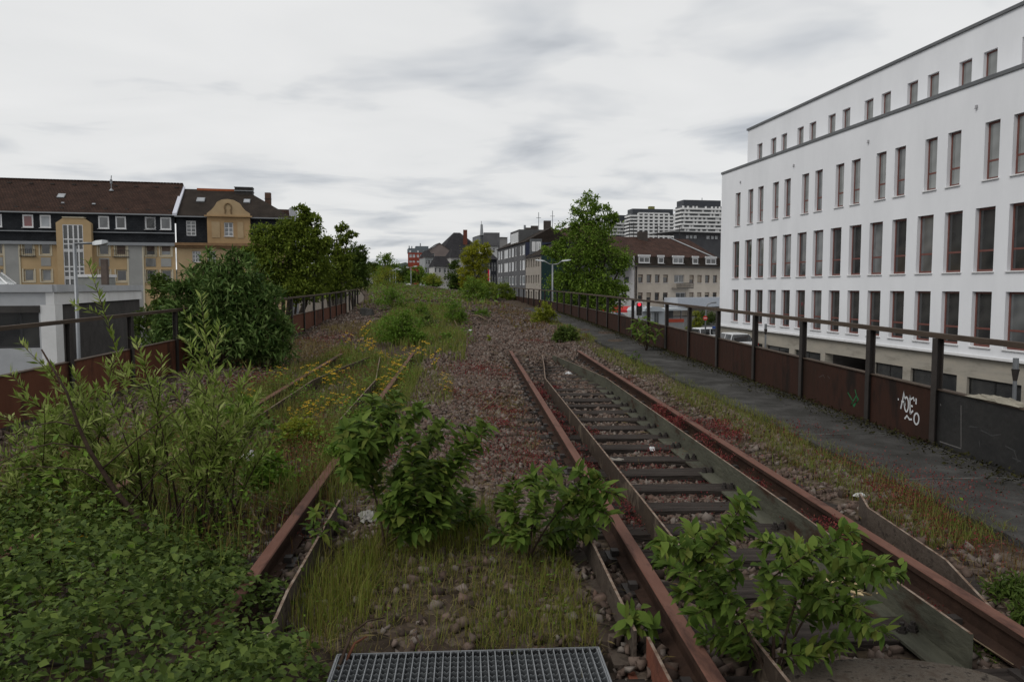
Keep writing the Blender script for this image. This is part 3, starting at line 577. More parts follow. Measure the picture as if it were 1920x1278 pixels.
# ---------------------------------------------------------------- apartment row, left
slate = tilemat('slate', (.022, .024, .028), (.032, .034, .038), (.010, .011, .012), .3, .18, .7, .3)
browntile = tilemat('brown_tile', (.060, .034, .025), (.042, .025, .019), (.014, .009, .008), .3, .34)
ochre = mat('ochre_render', (.43, .31, .175), (.36, .26, .145), .5, .9, .08, detail=8, bscale=30)
greyr = mat('grey_render', (.30, .30, .285), (.25, .25, .24), .6, .9, .08)
trim = plain('cream_trim', (.50, .45, .34), .8); wframe = plain('white_frame', (.62, .62, .62), .5); zinc = plain('zinc', (.24, .25, .26), .5, .4); shut = mat('brown_shutter', (.15, .115, .095), (.12, .09, .075), 2, .8, .3, stretch=(1, 1, 20))
fl = hfr(-60, 82.2, 331, 87.1); U = fl.u; za = lambda y, p=150: fl.z(p, y)
ab = thing('apartment_building', 'ochre and grey apartment building with brown tiled roof and stair tower, far left', 'building', tuple(fl.p(0, -5)))
zg, ze = fl.z(0, 451.5), fl.z(0, 395.5)
A_ = px([(60 - 200, 45)], 5.81, 0)
wins = [(0, 47, 0), (267, 378, 1), (457, 568, 0), (1087, 1203, 0), (1272, 1388, 1), (1597, 1708, 0)]
wins = [(a / 5.81, b / 5.81, k) for a, b, k in wins] + [(250 + a / 5.81, 250 + b / 5.81, 0) for a, b in ((142, 255), (308, 424))]
rA = (za(478), za(456.5)); rB = (za(527.5), za(505))
hs = []
for a, b, k in wins:
    ua_, ub_ = U(a), U(b); hs.append((ua_, ub_, rA[0] - (.9 if k else 0), rA[1])); hs.append((ua_, ub_, rB[0], rB[1]))
hsA = [h for h in hs]
# split into rows with equal heights: balcony doors are built on the wall face
part('wall', wallmesh(fl, 0, fl.L, -5, zg - .35, [(a, b, rA[0], rA[1]) for a, b, c, d in hs[::2]] + [(a, b, rB[0], rB[1]) for a, b, c, d in hs[1::2]], .16), ochre, ab)
for i, h in enumerate(hs):
    row = rA if i % 2 == 0 else rB; k = wins[i // 2][2]; g = random.choice([gl_dark, gl_dark, gl_mid, gl_pale])
    bl = shut if (i in (8, 10, 12, 14)) else None
    window(ab, fl, h[0], h[1], row[0], row[1], -.14, trim, g, .13, (), (), None, False, bl, .98 if i == 8 else .6)
    mb = MB(); fl.box(mb, h[0] - .16, h[0] - .02, row[0] - .12, row[1] + .05, .002, .04); fl.box(mb, h[1] + .02, h[1] + .16, row[0] - .12, row[1] + .05, .002, .04); fl.box(mb, h[0] - .02, h[1] + .02, row[0] - .14, row[0] - .02, .002, .05); part('window_surround', mb, trim, ab)
    if k == 1 and i % 2 == 0:
        m2 = MB(); fl.box(m2, h[0] - .3, h[1] + .3, row[0] - .22, row[0] - .15, .052, .16)
        for q in np.linspace(h[0] - .28, h[1] + .28, 9): fl.box(m2, q - .009, q + .009, row[0] - .15, row[0] + .55, .1, .12)
        fl.box(m2, h[0] - .3, h[1] + .3, row[0] + .55, row[0] + .59, .09, .14); part('balcony_rail', m2, dark, ab)
    elif i % 2 == 0:
        mb = MB(); fl.box(mb, h[0] + .02, h[1] - .02, rB[1] + .35, rA[0] - .3, .003, .03); part('spandrel_panel', mb, greyr, ab)
for a, b in ((-25, 8), (62, 229), (1404, 1570)):
    if a < 0: continue
    mb = MB(); fl.box(mb, U(a / 5.81), U(b / 5.81), -5, zg - .36, .004, .05); part('grey_panel', mb, greyr, ab)
    for q in (a, b): mb = MB(); fl.box(mb, U(q / 5.81) - .08, U(q / 5.81) + .08, -5, zg - .36, .052, .07); part('trim_strip', mb, trim, ab)
mb = MB(); fl.box(mb, 0, fl.L, zg - .34, zg, -.1, .28); part('gutter', mb, zinc, ab)
dh = [(a / 5.81, b / 5.81) for a, b in ((-68, 50), (272, 390), (460, 580), (1093, 1212), (1280, 1395), (1600, 1717))] + [(250 + a / 5.81, 250 + b / 5.81) for a, b in ((145, 265), (313, 432))]
zd0, zd1 = za(428), za(404)
dho = [(U(a), U(b), zd0, zd1) for a, b in dh]
w_ = part('mansard', wallmesh(fl, 0, fl.L, zg, ze - .14, dho, .1, -.1), slate, ab); uvbox(w_)
for i, h in enumerate(dho): window(ab, fl, h[0], h[1], h[2], h[3], -.12, wframe, [gl_mid, gl_red, gl_lite, gl_mid, gl_dark, gl_dark, gl_dark, gl_mid][i], .15, (), (), wframe)
mb = MB(); fl.box(mb, 0, fl.L, za(435.5), za(433.8), -.08, .12); part('ledge', mb, zinc, ab)
mb = MB(); fl.box(mb, 0, fl.L, ze - .138, ze, -.3, .2); part('eaves_gutter', mb, zinc, ab)
zr = at(150, 341, 91.5).z
mb = MB(); mb.poly([fl.p(0, ze, .12), fl.p(fl.L, ze, .12), fl.p(fl.L, zr, -6.4), fl.p(0, zr, -6.4)]).poly([fl.p(fl.L, ze, -13), fl.p(0, ze, -13), fl.p(0, zr, -6.4), fl.p(fl.L, zr, -6.4)]).poly([fl.p(fl.L, ze, 0), fl.p(fl.L, ze, -13), fl.p(fl.L, zr, -6.4)])
rf = uvbox(part('roof', mb, browntile, ab))
mb = MB()
for u_ in np.arange(.2, fl.L, .36): fl.box(mb, u_, u_ + .30, zr - .02, zr + .10, -6.55, -6.25)
o = part('ridge_tiles', mb, browntile, rf); uvbox(o); o['kind'] = 'stuff'
def onroof(f, p_, q_, zed, zrd, run=6.4, d0=.12):                    # pixel on the sloping roof
    r = ray(p_, q_); N_ = (f.U).cross(f.p(0, zrd, -run) - f.p(0, zed, d0)); t = (f.p(0, zed, d0) - CAM).dot(N_) / r.dot(N_); return CAM + r * t
def skylight(par, f, p_, q_, w, h, zed, zrd, run=6.4, d0=.12):
    c = onroof(f, p_, q_, zed, zrd, run, d0); s = (f.p(0, zrd, -6.4) - f.p(0, zed, 0)).normalized(); n = f.U.cross(s); n = n if n.z > 0 else -n; mb = MB()
    P = lambda a, b, d: c + f.U * a + s * b + n * d
    mb.hexa([P(-w / 2, -h / 2, -.05), P(w / 2, -h / 2, -.05), P(w / 2, h / 2, -.05), P(-w / 2, h / 2, -.05), P(-w / 2, -h / 2, .12), P(w / 2, -h / 2, .12), P(w / 2, h / 2, .12), P(-w / 2, h / 2, .12)])
    k = part('skylight', mb, zinc, par); mb = MB(); mb.poly([P(-w * .4, -h * .4, .124), P(w * .4, -h * .4, .124), P(w * .4, h * .4, .124), P(-w * .4, h * .4, .124)]); part('pane', mb, gl_lite, k)
skylight(rf, fl, 115, 368, .75, .9, ze, zr); skylight(rf, fl, 118, 381.5, .3, .2, ze, zr); skylight(rf, fl, 176, 383.5, .35, .2, ze, zr)
c = onroof(fl, 209, 358, ze, zr); mb = MB(); mb.tube([c, c + Vector((0, 0, .25))], [.28, .1], 8).tube([c + Vector((0, 0, .2)), c + Vector((0, 0, .8))], .05, 6).tube([c + Vector((0, 0, .8)), c + Vector((0, 0, 1.3))], .13, 8).tube([c + Vector((0, 0, 1.3)), c + Vector((.05, 0, 1.75))], .05, 6); part('roof_vent', mb, zinc, rf)
mb = MB()
for a in range(2, 40, 2):
    for q_ in (.12, .86):
        u_ = a * 1.1 + .3
        if u_ < fl.L: c = fl.p(u_, ze + (zr - ze) * q_, -6.4 * q_); mb.box(c.x - .2, c.x + .2, c.y - .15, c.y + .05, c.z - .02, c.z + .1)
part('snow_guards', mb, dark, rf)['kind'] = 'stuff'
# stair tower
st = fl.shift(.7); su = lambda x: st.u(x / 5.81); t0, t1 = su(635), su(1015); zt = st.z(140, 408.5); zc = st.z(140, 418); ch = .75
mb = MB(); P = st.p; g0_, g1_ = su(706), su(926); gz0, gz1 = -5, st.z(140, 421)
for a, b, c, d in ((t0, g0_, -5, zc), (g1_, t1, -5, zc)): mb.poly([P(a, c), P(b, c), P(b, d), P(a, d)])
mb.poly([P(t0, zc), P(g0_, zc), P(g1_, zc), P(t1, zc), P(t1 - ch, zt), P(t0 + ch, zt)]); mb.poly([P(g0_, gz1), P(g1_, gz1), P(g1_, zc), P(g0_, zc)])
mb.poly([P(t0, -5), P(t0, zc), P(t0, zc, -.9), P(t0, -5, -.9)]).poly([P(t1, -5), P(t1, -5, -.9), P(t1, zc, -.9), P(t1, zc)]).poly([P(t0, zc), P(t0 + ch, zt), P(t0 + ch, zt, -.9), P(t0, zc, -.9)]).poly([P(t1, zc), P(t1, zc, -.9), P(t1 - ch, zt, -.9), P(t1 - ch, zt)]).poly([P(t0 + ch, zt), P(t1 - ch, zt), P(t1 - ch, zt, -.9), P(t0 + ch, zt, -.9)])
sw = part('stair_tower', mb, ochre, ab)
mb = MB(); mb.poly([P(g0_, gz0, -.12), P(g1_, gz0, -.12), P(g1_, gz1, -.12), P(g0_, gz1, -.12)]); part('pane', mb, gl_dark, sw)
mb = MB(); gw = g1_ - g0_
for k in (0, .26, .52, .76, 1): st.box(mb, g0_ + gw * k - .07, g0_ + gw * k + .07, gz0, gz1, -.1, -.02)
for y_ in (421.5, 448.5, 457.5, 468, 471, 500, 508.5, 519, 522): z_ = st.z(140, y_); st.box(mb, g0_, g1_, z_ - .06, z_ + .06, -.095, -.015)
part('mullions', mb, wframe, sw)
mb = MB(); st.box(mb, t0 + ch - .1, t1 - ch + .1, zt + .002, zt + .1, -1, .08); part('tower_cap', mb, trim, sw)
# ---------------------------------------------------------------- old ochre house with curved gable
fo = hfr(333, 87.2, 545, 90.2); U = fo.u; zO = lambda p_, y_: fo.z(p_, y_); S2 = lambda x: 250 + x / 5.81
ob = thing('gabled_house', 'old ochre house with curved gable and dark hipped roof beside the apartment row', 'house', tuple(fo.p(0, -5)))
sand = mat('sandy_render', (.40, .30, .18), (.33, .24, .14), .7, .9, .1); ochd = mat('ochre_wall', (.38, .255, .135), (.32, .21, .11), .7, .9, .1)
darktile = tilemat('dark_tile', (.045, .035, .028), (.034, .027, .022), (.012, .01, .009), .22, .22)
c0, c1 = zO(380, 465), zO(380, 455.5); e0 = zO(380, 405.5)
lw = [(S2(652), S2(742), 470, 492), (S2(815), S2(905), 470, 492), (S2(1225), S2(1300), 470, 492)]
lz0, lz1 = zO(380, 492), zO(380, 470.5)
part('wall', wallmesh(fo, 0, fo.L, -5, c0, [(U(a), U(b), lz0, lz1) for a, b, _, _ in lw], .15), sand, ob)
for a, b, _, _ in lw: window(ob, fo, U(a), U(b), lz0, lz1, -.13, wframe, gl_mid, .08, (.33, .66), (.35, .7), None)
mb = MB(); fo.box(mb, -.1, fo.L + .3, c0, c0 + .25, -.2, .25); fo.box(mb, -.1, fo.L + .4, c0 + .252, c1, -.2, .45); part('cornice', mb, mat('cornice_brown', (.24, .15, .08), (.18, .11, .06), 2, .8), ob)
mz0, mz1 = zO(380, 442), zO(380, 414)
w_ = part('mansard', wallmesh(fo, 0, fo.L, c1, e0, [(U(351.8), U(370), mz0, mz1)], .1, -.25), slate, ob); uvbox(w_)
window(ob, fo, U(351.8), U(370), mz0, mz1, -.3, wframe, gl_mid, .09, (.5,), (.25, .5, .75), None)
# gable bay
fgb = fo.shift(.35); bu = lambda x: fgb.u(S2(x)); b0, b1 = bu(822), bu(1288); bz0, bz1 = c1 + .003, fgb.z(430, 406); wz0, wz1 = fgb.z(430, 443), fgb.z(430, 417); wa, wbb = bu(1005), bu(1104)
bay = part('gable_bay', wallmesh(fgb, b0, b1, bz0, bz1, [(wa, wbb, wz0, wz1)], .15), ochd, ob)
mb = MB(); mb.poly([fgb.p(b0, bz0), fgb.p(b0, bz1), fgb.p(b0, bz1, -2), fgb.p(b0, bz0, -2)]).poly([fgb.p(b1, bz0), fgb.p(b1, bz0, -2), fgb.p(b1, bz1, -2), fgb.p(b1, bz1)]); part('bay_side', mb, ochd, ob)
window(ob, fgb, wa, wbb, wz0, wz1, -.13, wframe, gl_pale, .09, (.5,), (.3, .6), whitesill)
for a, b in ((870, 960), (1150, 1215)): mb = MB(); fgb.box(mb, bu(a), bu(b), fgb.z(430, 446), fgb.z(430, 416), .003, .05); part('pilaster_panel', mb, sand, ob)
gt_ = [(822, 495), (822, 470), (870, 432), (905, 395), (935, 345), (985, 318), (1050, 309), (1120, 320), (1180, 352), (1210, 395), (1240, 430), (1288, 462), (1288, 495)]
G = [(bu(x), fgb.z(430, 320 + y / 5.81)) for x, y in gt_]; mb = MB(); n = len(G)
mb.poly([fgb.p(a, z, .06) for a, z in G]).poly([fgb.p(a, z, -.5) for a, z in G][::-1])
for i in range(n): a, b = G[i], G[(i + 1) % n]; mb.poly([fgb.p(a[0], a[1], .06), fgb.p(a[0], a[1], -.5), fgb.p(b[0], b[1], -.5), fgb.p(b[0], b[1], .06)])
gb = part('curved_gable', mb, sand, ob)
mb = MB(); rc = (bu(1053), fgb.z(430, 389)); pts = [fgb.p(rc[0] + .36 * math.cos(a), rc[1] + .45 * math.sin(a), .08) for a in np.linspace(-.9, math.pi + .9, 16)]; mb.tube(pts, .09, 6); mb.tube([fgb.p(rc[0] - .3, rc[1] - .3, .08), fgb.p(rc[0] - .34, rc[1] - .7, .08)], .08, 6).tube([fgb.p(rc[0] + .3, rc[1] - .3, .08), fgb.p(rc[0] + .34, rc[1] - .7, .08)], .08, 6); part('wreath_relief', mb, mat('relief_brown', (.2, .14, .08), (.16, .11, .06), 3, .9), gb)
mb = MB(); fgb.box(mb, b0 - .25, b1 + .25, bz1 - .05, bz1 + .1, .062, .3); part('gable_cornice', mb, ochd, ob)
# hipped roof
zr2 = at(400, 352, 92).z; R1, R2 = U(345), U(452); mb = MB(); EP = fo.L + .5
mb.poly([fo.p(0, e0, .2), fo.p(EP, e0, .2), fo.p(R2 + .3, zr2, -6), fo.p(0, zr2, -6)]).poly([fo.p(EP, e0, .2), fo.p(EP, e0, -12), fo.p(R2 + .3, zr2, -6)]).poly([fo.p(EP, e0, -12), fo.p(0, e0, -12), fo.p(0, zr2, -6), fo.p(R2 + .3, zr2, -6)])
rf = uvbox(part('roof', mb, darktile, ob))
mb = MB(); fo.box(mb, -.05, EP, e0 - .14, e0 - .02, .1, .34); part('gutter', mb, zinc, ob)
mb = MB(); fo.box(mb, -.1, .14, e0 - 3.4, e0, .1, .4); s0, s1 = fo.p(.05, e0, .25), fo.p(.05, zr2, -6); part('wall_flashing', mb, zinc, ob) if False else None
mb = MB(); a, b = fo.p(-.05, e0, .3), fo.p(-.05, zr2 + .05, -6.1); mb.hexa([a + fo.U * -.22, a + fo.U * .22, b + fo.U * .22, b + fo.U * -.22, a + fo.U * -.22 + Vector((0, 0, .28)), a + fo.U * .22 + Vector((0, 0, .28)), b + fo.U * .22 + Vector((0, 0, .28)), b + fo.U * -.22 + Vector((0, 0, .28))]); part('white_flashing', mb, plain('flashing_white', (.55, .56, .62), .5), ob)
mb = MB(); a0, a1 = U(360), U(440); fo.box(mb, a0, a1, zr2 - .35, zr2 + .1, -6.15, -5.75); part('red_ridge_tiles', mb, mat('red_tile', (.36, .10, .04), (.26, .08, .035), 5, .8), rf)
tu = lambda p_: fo.shift(-6).u(p_); mb = MB(); fo.box(mb, tu(446), tu(479), zr2 - .9, zr2 + .25, -6.8, -5.0); tr_ = part('roof_terrace', mb, dark, ob)
mb = MB(); fo.box(mb, tu(445), tu(480), zr2 - .2, zr2 - .1, -6.9, -4.9); fo.box(mb, tu(445), tu(480), zr2 + .252, zr2 + .32, -6.9, -4.9); part('terrace_rail', mb, zinc, tr_)
q = at(503, 388, 97); mb = MB(); mb.box(q.x - .33, q.x + .33, q.y - .3, q.y + .3, q.z - 3, at(503, 361.5, 97).z); part('chimney', mb, mat('brick_dark', (.12, .075, .055), (.09, .058, .045), 4, .9), rf)
mb = MB(); mb.box(q.x - .36, q.x + .36, q.y - .33, q.y + .33, q.z + .95, q.z + 1.03); part('chimney_band', mb, dark, rf)
skylight(rf, fo, 376.5, 375.5, .9, 1.1, e0, zr2, 6.0, .2); skylight(rf, fo, 463, 378, .75, 1.0, e0, zr2, 6.0, .2)
fp = hfr(505, 99, 548, 100); mb = MB(); zz0, zz1 = fp.z(525, 412) - 6, fp.z(525, 388); mb.poly([fp.p(0, zz0 + 4), fp.p(fp.L, zz0 + 4), fp.p(fp.L, zz1, -3), fp.p(0, zz1, -3)]).poly([fp.p(0, -5), fp.p(fp.L, -5), fp.p(fp.L, zz0 + 4), fp.p(0, zz0 + 4)]).poly([fp.p(fp.L, -5), fp.p(fp.L, -5, -8), fp.p(fp.L, zz0 + 4, -8), fp.p(fp.L, zz1, -3), fp.p(fp.L, zz0 + 4)])
bk = thing('rear_house', 'brown tiled roof of a house behind the gabled house and its chimney', 'house', tuple(fp.p(0, -5))); r2 = uvbox(part('roof', mb, browntile, bk)); mb = MB(); fp.box(mb, fp.L + .01, fp.L + .9, -5, zz1 + .1, -6, -1.5); part('gable_wall', mb, plain('pale_gable', (.45, .46, .48), .8), bk)
# ---------------------------------------------------------------- low flat-roofed white building, left
pale = mat('pale_panel', (.44, .45, .46), (.36, .37, .38), .9, .8, .1, detail=8); palew = mat('bright_panel', (.70, .70, .69), (.6, .6, .59), .8, .7, .1); darkw = mat('dark_cladding', (.045, .042, .04), (.07, .066, .062), 1.2, .8, .2)
fs = hfr(101, 30, 265, 45); zt = 1.66; zf = fs.z(101, 571.5)
lb = thing('flat_roofed_building', 'low white flat-roofed building with a dark side wall behind the left railing', 'building', tuple(fs.p(0, -5)))
k_ = fs.p(0, 0); ff = Fr(k_ - fs.n * 0 + Vector((-14.6, -3.2, 0)), k_); 
mb = MB(); fs.box(mb, -.02, fs.L, zf, zt - .30, -.3, .0); part('fascia', mb, palew, lb)
mb = MB(); fs.box(mb, .9, fs.L - .02, -5, zf - .01, -.4, -.12); part('side_wall', mb, darkw, lb)
mb = MB(); fs.box(mb, -.03, .88, -5, zf - .005, -.5, .02); part('corner_pillar', mb, palew, lb)
fwz0, fwz1 = ff.z(40, 653), ff.z(40, 574); wu0, wu1 = ff.u(-45), ff.u(70.5)
part('front_wall', wallmesh(ff, 0, ff.L - .02, -5, zt - .30, [(wu0, wu1, fwz0, fwz1)], .2), pale, lb)
window(lb, ff, wu0, wu1, fwz0, fwz1, -.16, plain('dark_frame', (.03, .03, .032), .5), gl_dark, .08, (.28, .68), (.86,), None)
mb = MB(); ff.box(mb, wu0 - .05, wu1 + .05, fwz1 - .25, fwz1 + .02, -.1, .05); part('shutter_box', mb, darkw, lb)
mb = MB(); ff.box(mb, -.1, ff.L - .03, zt - .298, zt, -.4, .10); fs.box(mb, -.03, fs.L + .05, zt - .298, zt, -.4, .10); part('roof_edge', mb, pale, lb)
mb = MB(); B_ = fs.p(fs.L, zt - .1, -.2); A2 = ff.p(0, zt - .1, -.2); C_ = k_ + Vector((0, 0, zt - .1)); mb.poly([A2, C_, B_, A2 + (B_ - C_)]); part('roof', mb, mat('roof_felt', (.12, .12, .12), (.09, .09, .09), 1, .95), lb)
g_ = at(-30, 533, 38); mb = MB(); a, b, c, d = at(-60, 534, 33), at(31, 533, 36), at(31, 533, 44), at(-60, 534, 44); t1_, t2_ = at(-60, 512, 40), at(3, 512, 40)
mb.poly([a, b, t2_, t1_]).poly([b, c, t2_]).poly([c, d, t1_, t2_]); sk = part('glass_rooflight', mb, glassm('glass_roof', (.3, .34, .34), (.22, .25, .25)), lb)
mb = MB()
for k in range(6): p0 = a.lerp(b, k / 5); p1 = t1_.lerp(t2_, k / 5); mb.tube([p0, p1], .05, 5)
mb.tube([b, t2_], .05, 5).tube([c, t2_], .05, 5); part('glazing_bars', mb, wframe, sk)
q = at(187, 532, 41); mb = MB(); mb.box(q.x - .9, q.x + .6, q.y - .5, q.y + .5, 1.5, at(187, 517, 41).z - .08); v_ = part('roof_unit', mb, mat('unit_grey', (.25, .26, .24), (.2, .2, .19), 2, .7), lb); mb = MB(); mb.box(q.x - .95, q.x + .65, q.y - .55, q.y + .55, at(187, 517, 41).z - .078, at(187, 514.5, 41).z); part('unit_lid', mb, wframe, v_)
q = at(197.5, 532, 40); mb = MB(); mb.box(q.x - .14, q.x + .14, q.y - .14, q.y + .14, 1.5, at(197, 486, 40).z); part('brown_flue', mb, mat('flue_brown', (.12, .095, .08), (.09, .07, .06), 3, .7), lb)
# ---------------------------------------------------------------- cream apartment house, right of the tree
cream = mat('cream_render', (.52, .465, .395), (.45, .4, .34), .5, .9, .08, detail=8)
redtile = tilemat('redbrown_tile', (.085, .045, .034), (.06, .034, .027), (.018, .012, .01), .34, .52)
fc = hfr(1190, 120, 1352, 129.4); U = fc.u
cb = thing('cream_house', 'cream apartment house with brown tiled mansard roof behind the leafy tree', 'house', tuple(fc.p(0, -3.1)))
S5 = lambda x: 1120 + x / 7.517; S6 = lambda x: 1160 + x / 6.727
rowc1 = [(245, 305), (352, 412), (456, 516), (560, 622), (890, 948), (990, 1048), (1088, 1145), (1188, 1240)]; z10, z11 = fc.z(1250, 530), fc.z(1250, 515); z20, z21 = fc.z(1250, 563), fc.z(1250, 548.3)
hs = []
for r_, (z0, z1) in enumerate(((z10, z11), (z20, z21))):
    for k, (a, b) in enumerate(rowc1): hs.append((U(S6(a)), U(S6(b)), z0, z1, k))
    hs.append((U(S6(700 if r_ == 0 else 722)), U(S6(825 if r_ == 0 else 850)), z0, z1, 9))
ze_ = fc.z(1190, 500)
part('wall', wallmesh(fc, 0, fc.L, -3.3, ze_, [h[:4] for h in hs], .2), cream, cb)
blindc = mat('beige_blind', (.36, .31, .25), (.3, .26, .21), 2, .8, .2, stretch=(1, 1, 12))
for i, h in enumerate(hs):
    if h[4] == 9: window(cb, fc, h[0], h[1], h[2], h[3], -.18, wframe, gl_mid, .1, (.5,), (), whitesill)
    else: window(cb, fc, h[0], h[1], h[2], h[3], -.18, plain('brown_trim', (.12, .075, .06), .6), gl_dark, .1, (), (), whitesill, False, blindc if (i * 7) % 5 in (0, 1, 3) else None, (.35, .6, .98)[i % 3])
bw0, bw1 = U(S6(690)), U(S6(690 + 540)); mb = MB(); fc.box(mb, U(S6(668)), U(S6(880)), fc.z(1250, 541), fc.z(1250, 539), .03, 1.2)
ba = part('balcony', mb, mat('balcony_concrete', (.25, .23, .2), (.2, .18, .16), 2, .9), cb); mb = MB()
for q in np.linspace(U(S6(670)), U(S6(878)), 14): fc.box(mb, q - .02, q + .02, fc.z(1250, 539), fc.z(1250, 531), 1.12, 1.16)
for y_ in (539, 535, 531): z_ = fc.z(1250, y_); fc.box(mb, U(S6(668)), U(S6(880)), z_ - .06, z_ + .06, 1.165, 1.2)
part('railing', mb, dark, ba)
mb = MB(); fc.box(mb, -.3, fc.L, ze_ + .002, ze_ + .22, -.3, .45); part('gutter', mb, plain('dark_gutter', (.06, .055, .05), .6), cb)
zm = fc.z(1190, 479.5); mb = MB(); mb.poly([fc.p(-.2, ze_ + .22, .25), fc.p(fc.L, ze_ + .22, .25), fc.p(fc.L, zm, -.55), fc.p(-.2, zm, -.55)]); uvbox(part('mansard', mb, mat('x', (0, 0, 0)) if False else tilemat('mansard_tile', (.045, .035, .028), (.036, .029, .024), (.014, .011, .01), .3, .25), cb))
zrc = at(1250, 443, 128).z; mb = MB(); mb.poly([fc.p(-4, zm - .05, -.45), fc.p(fc.L, zm - .05, -.45), fc.p(fc.L, zrc, -8), fc.p(-4, zrc, -8)]).poly([fc.p(-4, zm - .05, -.45), fc.p(-4, zrc, -8), fc.p(-4, zm, -15)]).poly([fc.p(fc.L, zm, -15), fc.p(-4, zm, -15), fc.p(-4, zrc, -8), fc.p(fc.L, zrc, -8)]); rf = uvbox(part('roof', mb, redtile, cb))
for (a, b) in ((578, 732), (850, 930), (1058, 1205), (1335, 1412), (1520, 1665)):
    u0, u1 = U(S5(a)), U(S5(b)); z0, z1 = fc.z(1250, 494), fc.z(1250, 482.3); mb = MB(); fc.box(mb, u0 - .1, u1 + .1, z0 - .1, z1 + .2, -1.2, -.05); dm_ = part('dormer', mb, MATS['mansard_tile'] if False else dark, cb); wide = (b - a) > 100
    window(dm_, fc, u0, u1, z0, z1, .06, wframe, gl_dark if a != 1058 else gl_pale, .16, (.5,) if wide else (), (), wframe) if False else window(cb, fc, u0, u1, z0, z1, .04, wframe, gl_dark if a != 1058 else gl_pale, .16, (.5,) if wide else (), (), wframe)
    mb = MB(); fc.box(mb, u0 - .12, u1 + .12, z1 + .02, z1 + .32, -.05, .12); part('dormer_fascia', mb, wframe, cb)
mb = MB(); a, b = at(1313, 449, 136), at(1343, 480, 129); mb.tube([fc.p(U(1317), zrc + .1, -8), fc.p(U(1341), zm + .15, -.5)], .12, 5); part('lightning_strip', mb, zinc, rf)
q = fc.p(U(1258), zrc, -7.2); mb = MB(); mb.box(q.x - .8, q.x + .8, q.y - .5, q.y + .5, zrc - 2.2, zrc + .9); part('chimney', mb, mat('chimney_grey', (.07, .06, .055), (.05, .045, .04), 2, .9), rf)
for p_ in (1239, 1247, 1293, 1335): q = fc.p(U(p_), zrc, -8); mb = MB(); mb.tube([q - Vector((0, 0, .3)), q + Vector((0, 0, 2.4))], .05, 4); mb.box(q.x - .5, q.x + .5, q.y - .03, q.y + .03, q.z + 1.9, q.z + 1.96); part('aerial', mb, dark, rf)
fcl = hfr(1146, 128, 1189, 120); u0, u1 = fcl.u(1167), fcl.u(1179); zz0, zz1 = fcl.z(1172, 532), fcl.z(1172, 517.5)
part('side_wing', wallmesh(fcl, 0, fcl.L - .02, -3.3, zm, [(u0, u1, zz0, zz1)], .2), mat('pale_wing', (.42, .42, .42), (.36, .36, .36), .6, .9), cb); window(cb, fcl, u0, u1, zz0, zz1, -.18, wframe, gl_mid, .12)
mb = MB(); fc.box(mb, .1, .3, -3.3, ze_, .02, .2); part('downpipe', mb, dark, cb)
mb = MB(); fc.box(mb, U(1245), fc.L, -.1 - 0, fc.z(1300, 574), .05, 3.2); part('shop_canopy', mb, plain('canopy_white', (.5, .54, .6), .5), cb)
# ---------------------------------------------------------------- flat block behind the cream house and the three high-rises
f1 = hfr(1262, 160, 1420, 168); bb = thing('flat_block', 'grey flat-topped block with strip windows behind the brown roof', 'building', tuple(f1.p(0, -3.1))); z0, z1 = f1.z(1300, 447), f1.z(1300, 441)
hw = [(f1.u(a), f1.u(b), z0, z1) for a, b in ((1285, 1291), (1292, 1298), (1299, 1306), (1323, 1330), (1332, 1338), (1339, 1345))]
part('wall', wallmesh(f1, 0, f1.L, -3.1, f1.z(1300, 436), hw, .2), mat('block_grey', (.09, .09, .095), (.07, .07, .075), 1, .8), bb)
for h in hw: window(bb, f1, *h, -.18, wframe, gl_lite, .1)
mb = MB(); f1.box(mb, -1, f1.L, f1.z(1300, 436), f1.z(1300, 434.5), -10, .8); part('flat_roof', mb, plain('roof_pale', (.3, .3, .3), .8), bb)
hw_w = mat('tower_white', (.70, .70, .69), (.63, .63, .62), .1, .8); hw_d = mat('tower_dark', (.10, .105, .11), (.075, .08, .085), .3, .5); hw_c = mat('tower_crown', (.04, .044, .052), (.05, .055, .063), .2, .6)
def tower(label, pa, pb, D, ytop, ycrown, pitch, n, solid, ext):
    f = hfr(pa, D, pb, D * 1.01); t = thing('high_rise', label, 'tower block', tuple(f.p(0, -3.1)), 'three high-rise blocks on the skyline'); pm = (pa + pb) / 2
    zt, zc = f.z(pm, ytop), f.z(pm, ycrown); ph = pitch * D / F
    mb = MB(); f.box(mb, 0, f.L, -3.1, zc - .02, -14, -1.4); part('core', mb, hw_d, t)
    mb = MB(); f.box(mb, 1, f.L - 1, zc, zt, -14, -1); part('crown', mb, hw_c, t)
    for k in range(n):
        z = zc - ph * (k + 1); mb = MB(); f.box(mb, -ext, f.L + ext, z, z + ph * .42, -15, 0); part('balcony_band', mb, hw_w, t)
        if solid:
            a, b = f.L * .16, f.L * .87; m_ = (b - a) / 6; mb = MB()
            for j in range(7): f.box(mb, a + m_ * j - .7, a + m_ * j + .7, z + ph * .42, z + ph, -1.39, -.1)
            part('wall_piers', mb, hw_w, t)['kind'] = 'stuff'
            if k == 0: mb = MB(); f.box(mb, a, b, z + ph * .85, zc + ph * .2, -1.6, -.08); part('top_band', mb, hw_w, t)
        else:
            mb = MB()
            for j in range(9):
                if random.random() < .7: q = f.L * (j + random.random() * .6) / 9; f.box(mb, q, q + f.L * .05, z + ph * .42, z + ph, -1.39, -1.2)
            if mb.v: part('screens', mb, hw_w, t)['kind'] = 'stuff'
    return t, f, zt
tower('grey high-rise partly hidden behind the crown of the leafy tree', 1146, 1179, 660, 403, 414, 6.6, 8, False, .5)
t, f, zt = tower('pale high-rise with a small greenish box on its roof', 1183, 1263, 640, 391.5, 400, 6.25, 9, True, 1.2)
